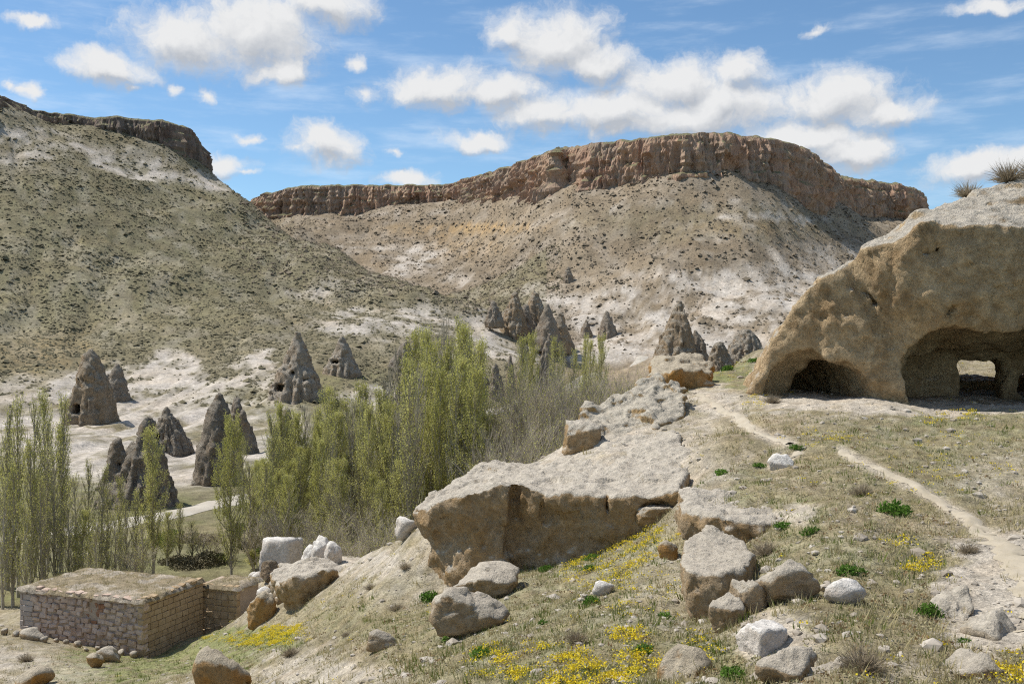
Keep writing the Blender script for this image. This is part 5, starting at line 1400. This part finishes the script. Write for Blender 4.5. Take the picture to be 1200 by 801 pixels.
c = np.repeat(Cf, nf, 0); off = r.normal(size=(len(c), 3)) * [0.055, 0.055, 0.02]; off[:, 2] = np.abs(off[:, 2]) + 0.05
Vq, Qd = cards(c + off, 6, r.uniform(0.018, 0.034, len(c)), r.uniform(0.02, 0.036, len(c)), 0.0); m = MB(); m.add(Vq, Q=Qd)
tag(obj('flowers', m.mesh('flowers'), M['flower']), 'drifts of tiny yellow flowers in the hillside grass', kind='stuff')
blades('grass', Cf, np.full(len(Cf), 0.07), r, M['green'], 'green stems and leaves under the yellow flowers', 7, 0.010, 0.8, 0.07)
# grass on the roof edges of the building
root, r1, G1, r2, G2, loc = BLD
rr_ = np.random.RandomState(77)
for rf, G, n in ((r1, G1, 900), (r2, G2, 200)):
    ctr = G[:, :2].mean(0)
    cand = G[rr_.randint(0, len(G), n * 2)]
    lo, hi = G.min(0), G.max(0)
    cand = cand[np.argsort(rr_.rand(len(cand)))][:n]
    L = np.array([loc(p) for p in cand])
    blades('grass', L, np.clip(rr_.lognormal(-2.4, 0.35, len(L)), 0.04, 0.2), rr_, M['straw'], None, 9, 0.012, 0.7, 0.08, kind='stuff', parent=rf)

# ------------------------------------------------------------------ single plants
def herb_mesh(seed, n=260, size=1.0):
    r = np.random.RandomState(seed); m = MB()
    a = r.rand(n) * 6.28; le = r.uniform(0.1, 0.95, n); h = r.uniform(0.5, 1.0, n) * size
    base = np.stack([np.cos(a), np.sin(a), 0 * a], -1) * (0.35 * size * np.sqrt(r.rand(n)))[:, None]
    d = np.stack([np.cos(a) * le, np.sin(a) * le, np.ones(n)], -1); d /= np.linalg.norm(d, axis=1)[:, None]
    s = np.stack([-np.sin(a), np.cos(a), 0.3 * np.ones(n)], -1) * (0.045 * size)
    mid = base + d * (h * 0.55)[:, None]; tip = base + d * h[:, None] + np.stack([np.cos(a), np.sin(a), -0.6 * np.ones(n)], -1) * (0.22 * h * le)[:, None]
    V = np.stack([base, mid - s, tip, mid + s], 1).reshape(-1, 3); m.add(V, Q=np.arange(n * 4).reshape(-1, 4)); return m.mesh('green_plant')
HM = [bush_mesh('green_plant', 400 + i, 420, 0.62, 0.09, 0.22, 0.85, 0.9) for i in range(4)]
herbs = [(933, 526, 20, 'on the pale worn spot of the upper footpath'), (846, 556, 18, 'beside the bare tuff slope'), (1050, 602, 30, 'beside the wide footpath'), (997, 672, 32, 'above the white stone'), (503, 703, 20, 'at the foot of the ledge end'), (693, 655, 20, 'under the middle of the ledge'),
         (565, 770, 24, 'below the two flat boulders'), (530, 750, 22, 'just under the lower flat boulder'), (638, 730, 14, 'in bare grass under the ledge'), (693, 706, 18, 'beside the long pale stone'), (780, 724, 20, 'near the foot of the squared boulder'), (755, 765, 24, 'among yellow flowers near the ochre boulder'),
         (885, 424, 14, 'on the green saddle beside the cave rock'), (853, 434, 14, 'on the green saddle by the rocks'), (890, 548, 16, 'by the flat pale rock'), (860, 792, 30, 'beside the ochre-sided boulder'), (1090, 720, 26, 'against the pale rock scarp'), (1132, 752, 16, 'between the bare tuff hump and the dark rough boulder'),
         (690, 668, 14, 'under the green plant below the ledge'), (925, 785, 22, 'beside the half-buried slab'), (640, 668, 16, 'in the grass before the ledge crack'), (920, 618, 24, 'in grass past the rock shelf'), (950, 625, 18, 'beside the small worn track')]
for k, (px, py, w, where) in enumerate(herbs):
    g = hit(px, py); s = w / FPX * g[1] * 0.85
    o = obj('green_plant', HM[k % 4], M['herb'], loc=g - np.array([0, 0, 0.02]), rot=(0.15 * math.sin(k * 2.1), 0.15 * math.cos(k * 1.7), k * 1.3), scale=(s * (0.9 + 0.4 * ((k * 7) % 5) / 4), s * 1.1, s * (0.65 + 0.5 * ((k * 3) % 7) / 6)))
    tag(o, 'dark green leafy plant ' + where, 'plant', 'green herbs')
def drybush_mesh(seed, n=420):
    r = np.random.RandomState(seed); m = MB()
    d = r.normal(size=(n, 3)); d[:, 2] = np.abs(d[:, 2]) * 0.9 + 0.25; d /= np.linalg.norm(d, axis=1)[:, None]
    b = d * 0.1; b[:, 2] = 0; h = r.uniform(0.6, 1.05, n)[:, None]
    s = np.cross(d, r.normal(size=(n, 3))); s /= np.linalg.norm(s, axis=1)[:, None]
    mid = b + d * h * 0.5 + r.normal(size=(n, 3)) * 0.05
    tip = b + d * h + r.normal(size=(n, 3)) * 0.09
    V = np.stack([b - s * 0.012, b + s * 0.012, mid + s * 0.011, mid - s * 0.011, tip], 1).reshape(-1, 3)
    i = np.arange(n) * 5
    m.add(V, Q=np.stack([i, i + 1, i + 2, i + 3], -1), T=np.stack([i + 3, i + 2, i + 4], -1)); return m.mesh('dry_bush')
DB = [drybush_mesh(420 + i) for i in range(3)]
def drybush(px, py, w, label, k, d=None, g=None, flat=0.8):
    g = hit(px, py) if g is None else g
    s = w / FPX * g[1] * 0.5
    o = obj('dry_bush', DB[k % 3], M['drybush'], loc=g - np.array([0, 0, 0.03]), rot=(0, 0, k), scale=(s, s, s * flat * 1.4)); tag(o, label, 'bush', 'dry bushes')
for k, (px, py, w, lb) in enumerate([(905, 472, 30, 'straw-coloured bush at the mouth of the small cave'), (1010, 785, 80, 'large dry grass bush above the domed boulder'), (675, 752, 44, 'grey twiggy bush on the slope among the flowers'), (898, 650, 50, 'pale dry bush behind the squared boulder'), (1135, 648, 36, 'straw grass clump at the footpath edge'),
                                     (465, 715, 24, 'dry bush on the bare slope under the ledge end'), (435, 690, 22, 'small dry bush on the pale bare slope above the brown boulder'), (406, 745, 18, 'thin straw clump below the brown boulder'), (475, 668, 22, 'brown bush close to the ledge end'), (1010, 580, 40, 'reddish dry bush beside the small footpath'), (30, 775, 26, 'dry olive bush on the terrace'), (340, 768, 30, 'grey spiny bush above the orange pointed boulder')]):
    drybush(px, py, w, lb, k, flat=0.7)
# bushes on top of the cave rock
def rock_top(px, d):
    x = (px - 600) / FPX * d
    return x
bpy.context.view_layer.update()
dg = bpy.context.evaluated_depsgraph_get()
CR = bpy.data.objects['cave_rock']
for k, (px, d, w, lb) in enumerate([(1134, 33.2, 44, 'wispy dry grass clump on the sloping top of the cave rock'), (1182, 33.0, 56, 'dense round dry bush on the crown of the cave rock'), (1215, 32.6, 60, 'wide dry bush past the crown of the cave rock')]):
    x = (px - 600) / FPX * d
    hitp = CR.ray_cast(Vector((x, d, 12)), Vector((0, 0, -1)))
    z = hitp[1].z if hitp[0] else 4.5
    drybush(px, 0, w, lb, k + 1, g=np.array([x, d, z + 0.02]), flat=0.75)
